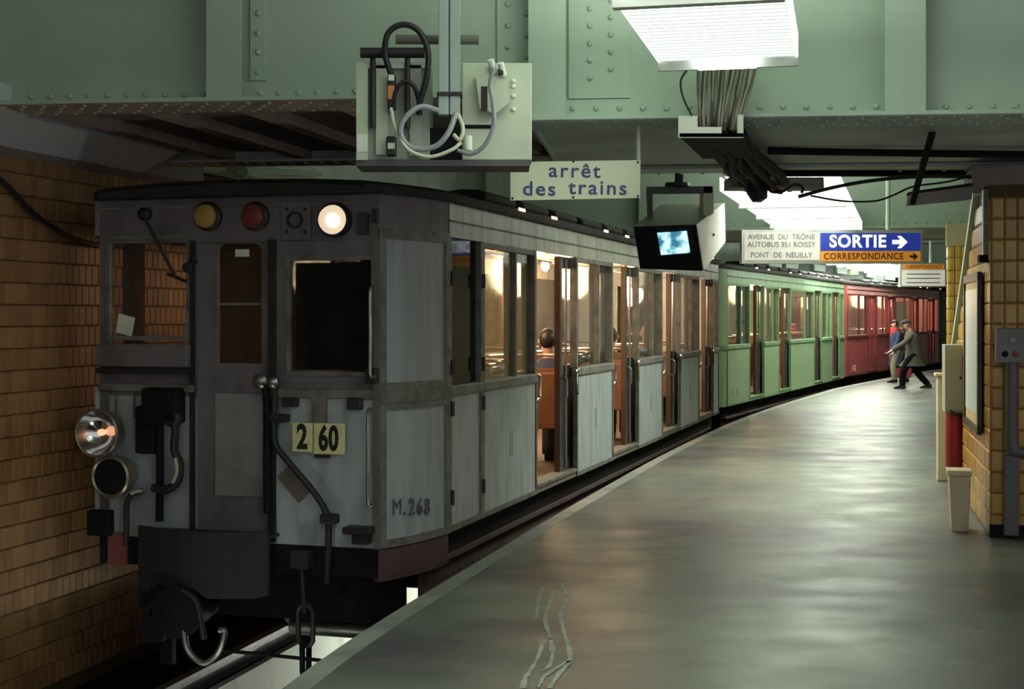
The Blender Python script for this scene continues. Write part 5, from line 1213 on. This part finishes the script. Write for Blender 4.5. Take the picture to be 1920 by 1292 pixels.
walker('man in a grey olive overcoat and dark cap walking left along the platform', (mp_.x + .1, 30.2, 0), R(172), .93, COAT, mat('black_trousers', (.006, .006, .008), .95, spec=.1), mat('dark_navy_cap', (.025, .025, .035), .8), mat('grey_hair', (.2, .18, .16), .7),
       dict(hip=(-.02, 0, .80), neck=(.06, 0, 1.32), head=(.15, 0, 1.44), feet=((.27, 0, 0), (-.33, 0, 0.01)), knees=((.21, 0, .44), (-.08, 0, .43)), armf=((.26, 0, 1.02), (.50, 0, .87)), armb=((-.10, 0, 1.02), (.02, 0, .82)), hem=(.02, 0, .52, .31)))
mp2 = P(1672, 716, 33.0)
w2 = walker('person in a blue coat and red scarf partly hidden behind the walking man', (mp2.x + .12, 33.0, 0), R(185), .90, mat('dark_blue_coat', (.03, .045, .10), .9), mat('tan_trousers', (.22, .2, .13), .8), None, mat('dark_brown_hair', (.06, .035, .025), .6),
       dict(hip=(0, 0, .84), neck=(.03, 0, 1.36), head=(.07, 0, 1.48), feet=((.12, 0, 0), (-.25, 0, .01)), knees=((.12, 0, .44), (-.06, 0, .44)), armf=((.05, 0, 1.08), (.14, 0, .85)), armb=((-.05, 0, 1.05), (.05, 0, .8)), hem=(0, 0, .45, .22)))
b = loft([(.03, 0, 1.28, .13, .14), (.04, 0, 1.36, .12, .12), (.04, 0, 1.42, .1, .1)], None, 'x', None); box(b, .12, .16, -.05, .05, 1.05, 1.34); ob('scarf', b, mat('red_scarf', (.5, .03, .05), .8), w2, True)
bp2 = P(1676, 708, 33.6)
t = thing('red_bag', 'red shopping bag held low by the person in blue', 'bag', (bp2.x, 32.75, .12), 0)
b = bm_new(); prism(b, [(-.15, 0), (.15, 0), (.17, .22), (-.17, .22)], 'y', -.08, .08); bmesh.ops.bevel(b, geom=b.edges[:], offset=.015, segments=2, affect='EDGES'); ob('body', b, mat('red_bag_cloth', (.22, .02, .03), .7), t)
for y in (-.05, .05):
    b = bm_new(); tube(b, smoothpath([(-.08, y, .21), (-.06, y, .5), (0, 0, .62), (.06, y, .5), (.08, y, .21)], 4), .01, 6); ob('handle', b, DARK, t, True)
bag = P(1666, 672, 30.2)
# ---- seated passengers in car 1
def seated(label, u, v, facing, coat, hair, hairlong=False):
    s = 1 if facing > 0 else -1
    vs = [(0, 0, .6, .11), (-.03, 0, .82, .12), (-.02, 0, 1.02, .12), (.0, 0, 1.13, .05), (.01, 0, 1.19, .055), (.02, 0, 1.27, .088), (.02, 0, 1.34, .08)]; es = [(i, i + 1) for i in range(6)]
    for sg in (1, -1):
        a = len(vs); vs += [(-.02, sg * .15, 1.03, .05), (.04, sg * .21, .8, .042), (.22, sg * .13, .70, .03)]; es += [(2, a), (a, a + 1), (a + 1, a + 2)]; hand(vs, es, a + 2, (.9, -sg * .3, -.1), sg)
        a = len(vs); vs += [(.05, sg * .09, .6, .085), (.42, sg * .1, .6, .065), (.42, sg * .1, .22, .045), (.52, sg * .1, .17, .03)]; es += [(0, a), (a, a + 1), (a + 1, a + 2), (a + 2, a + 3)]
    ca_, sa_ = math.cos(AN1), math.sin(AN1)
    X = A1[0] + u * sa_ - v * ca_; Y = A1[1] + u * ca_ + v * sa_
    o = skinned('person', vs, es, SKIN); tag(o, label, 'person', 'seated passengers'); o.location = (X, Y, -.0); o.rotation_euler = (0, 0, math.pi / 2 - AN1 + (0 if s > 0 else math.pi))
    b = loft([(.02, 0, .56, .2, .2), (-.01, 0, .72, .17, .19), (-.03, 0, .9, .155, .195), (-.02, 0, 1.04, .14, .2), (0, 0, 1.11, .09, .12), (0, 0, 1.15, .06, .065)], None, 'x', None)
    for sg in (1, -1): tube(b, smoothpath([(-.02, sg * .15, 1.04), (.03, sg * .22, .82), (.12, sg * .18, .75), (.2, sg * .14, .71)], 3), .058, 8)
    ob('coat', b, coat, o, True)
    b = bm_new()
    for sg in (1, -1): tube(b, smoothpath([(.0, sg * .09, .62), (.3, sg * .1, .62), (.42, sg * .1, .58), (.43, sg * .1, .4), (.43, sg * .1, .2)], 3), .08, 8)
    ob('trousers', b, mat('dark_trousers', (.03, .03, .035), .8), o, True)
    for sg in (1, -1):
        b = bm_new(); box(b, .37, .6, sg * .1 - .045, sg * .1 + .045, .14, .22, .015); ob('shoe', b, MATS['black_shoe'], o)
    head_details(o, (.02, 0, 1.31), .092, hair, (1, 0), None, hairlong)
    return o
DH = mat('black_hair', (.012, .01, .01), .5); BH = mat('brown_hair', (.07, .04, .02), .6)
NAVY = mat('navy_coat', (.025, .03, .06), .8); BROWN = mat('brown_coat', (.09, .06, .04), .8); OLIVE = mat('olive_coat', (.10, .10, .05), .8)
seated('dark haired passenger in navy seen from behind through the first open door', 4.68, .37, 1, NAVY, DH, True)
seated('passenger in brown facing forward behind the first side window', 2.55, .5, -1, BROWN, BH)
seated('brown haired passenger seen from behind through the second open door', 7.43, .40, 1, BROWN, BH, True)
seated('grey clad passenger seen from behind through the third open door', 10.1, .5, 1, mat('grey_coat', (.16, .15, .13), .8), mat('fair_hair', (.3, .22, .12), .6))
seated('passenger in olive across the aisle behind the second side window', 5.4, 1.9, -1, OLIVE, DH)
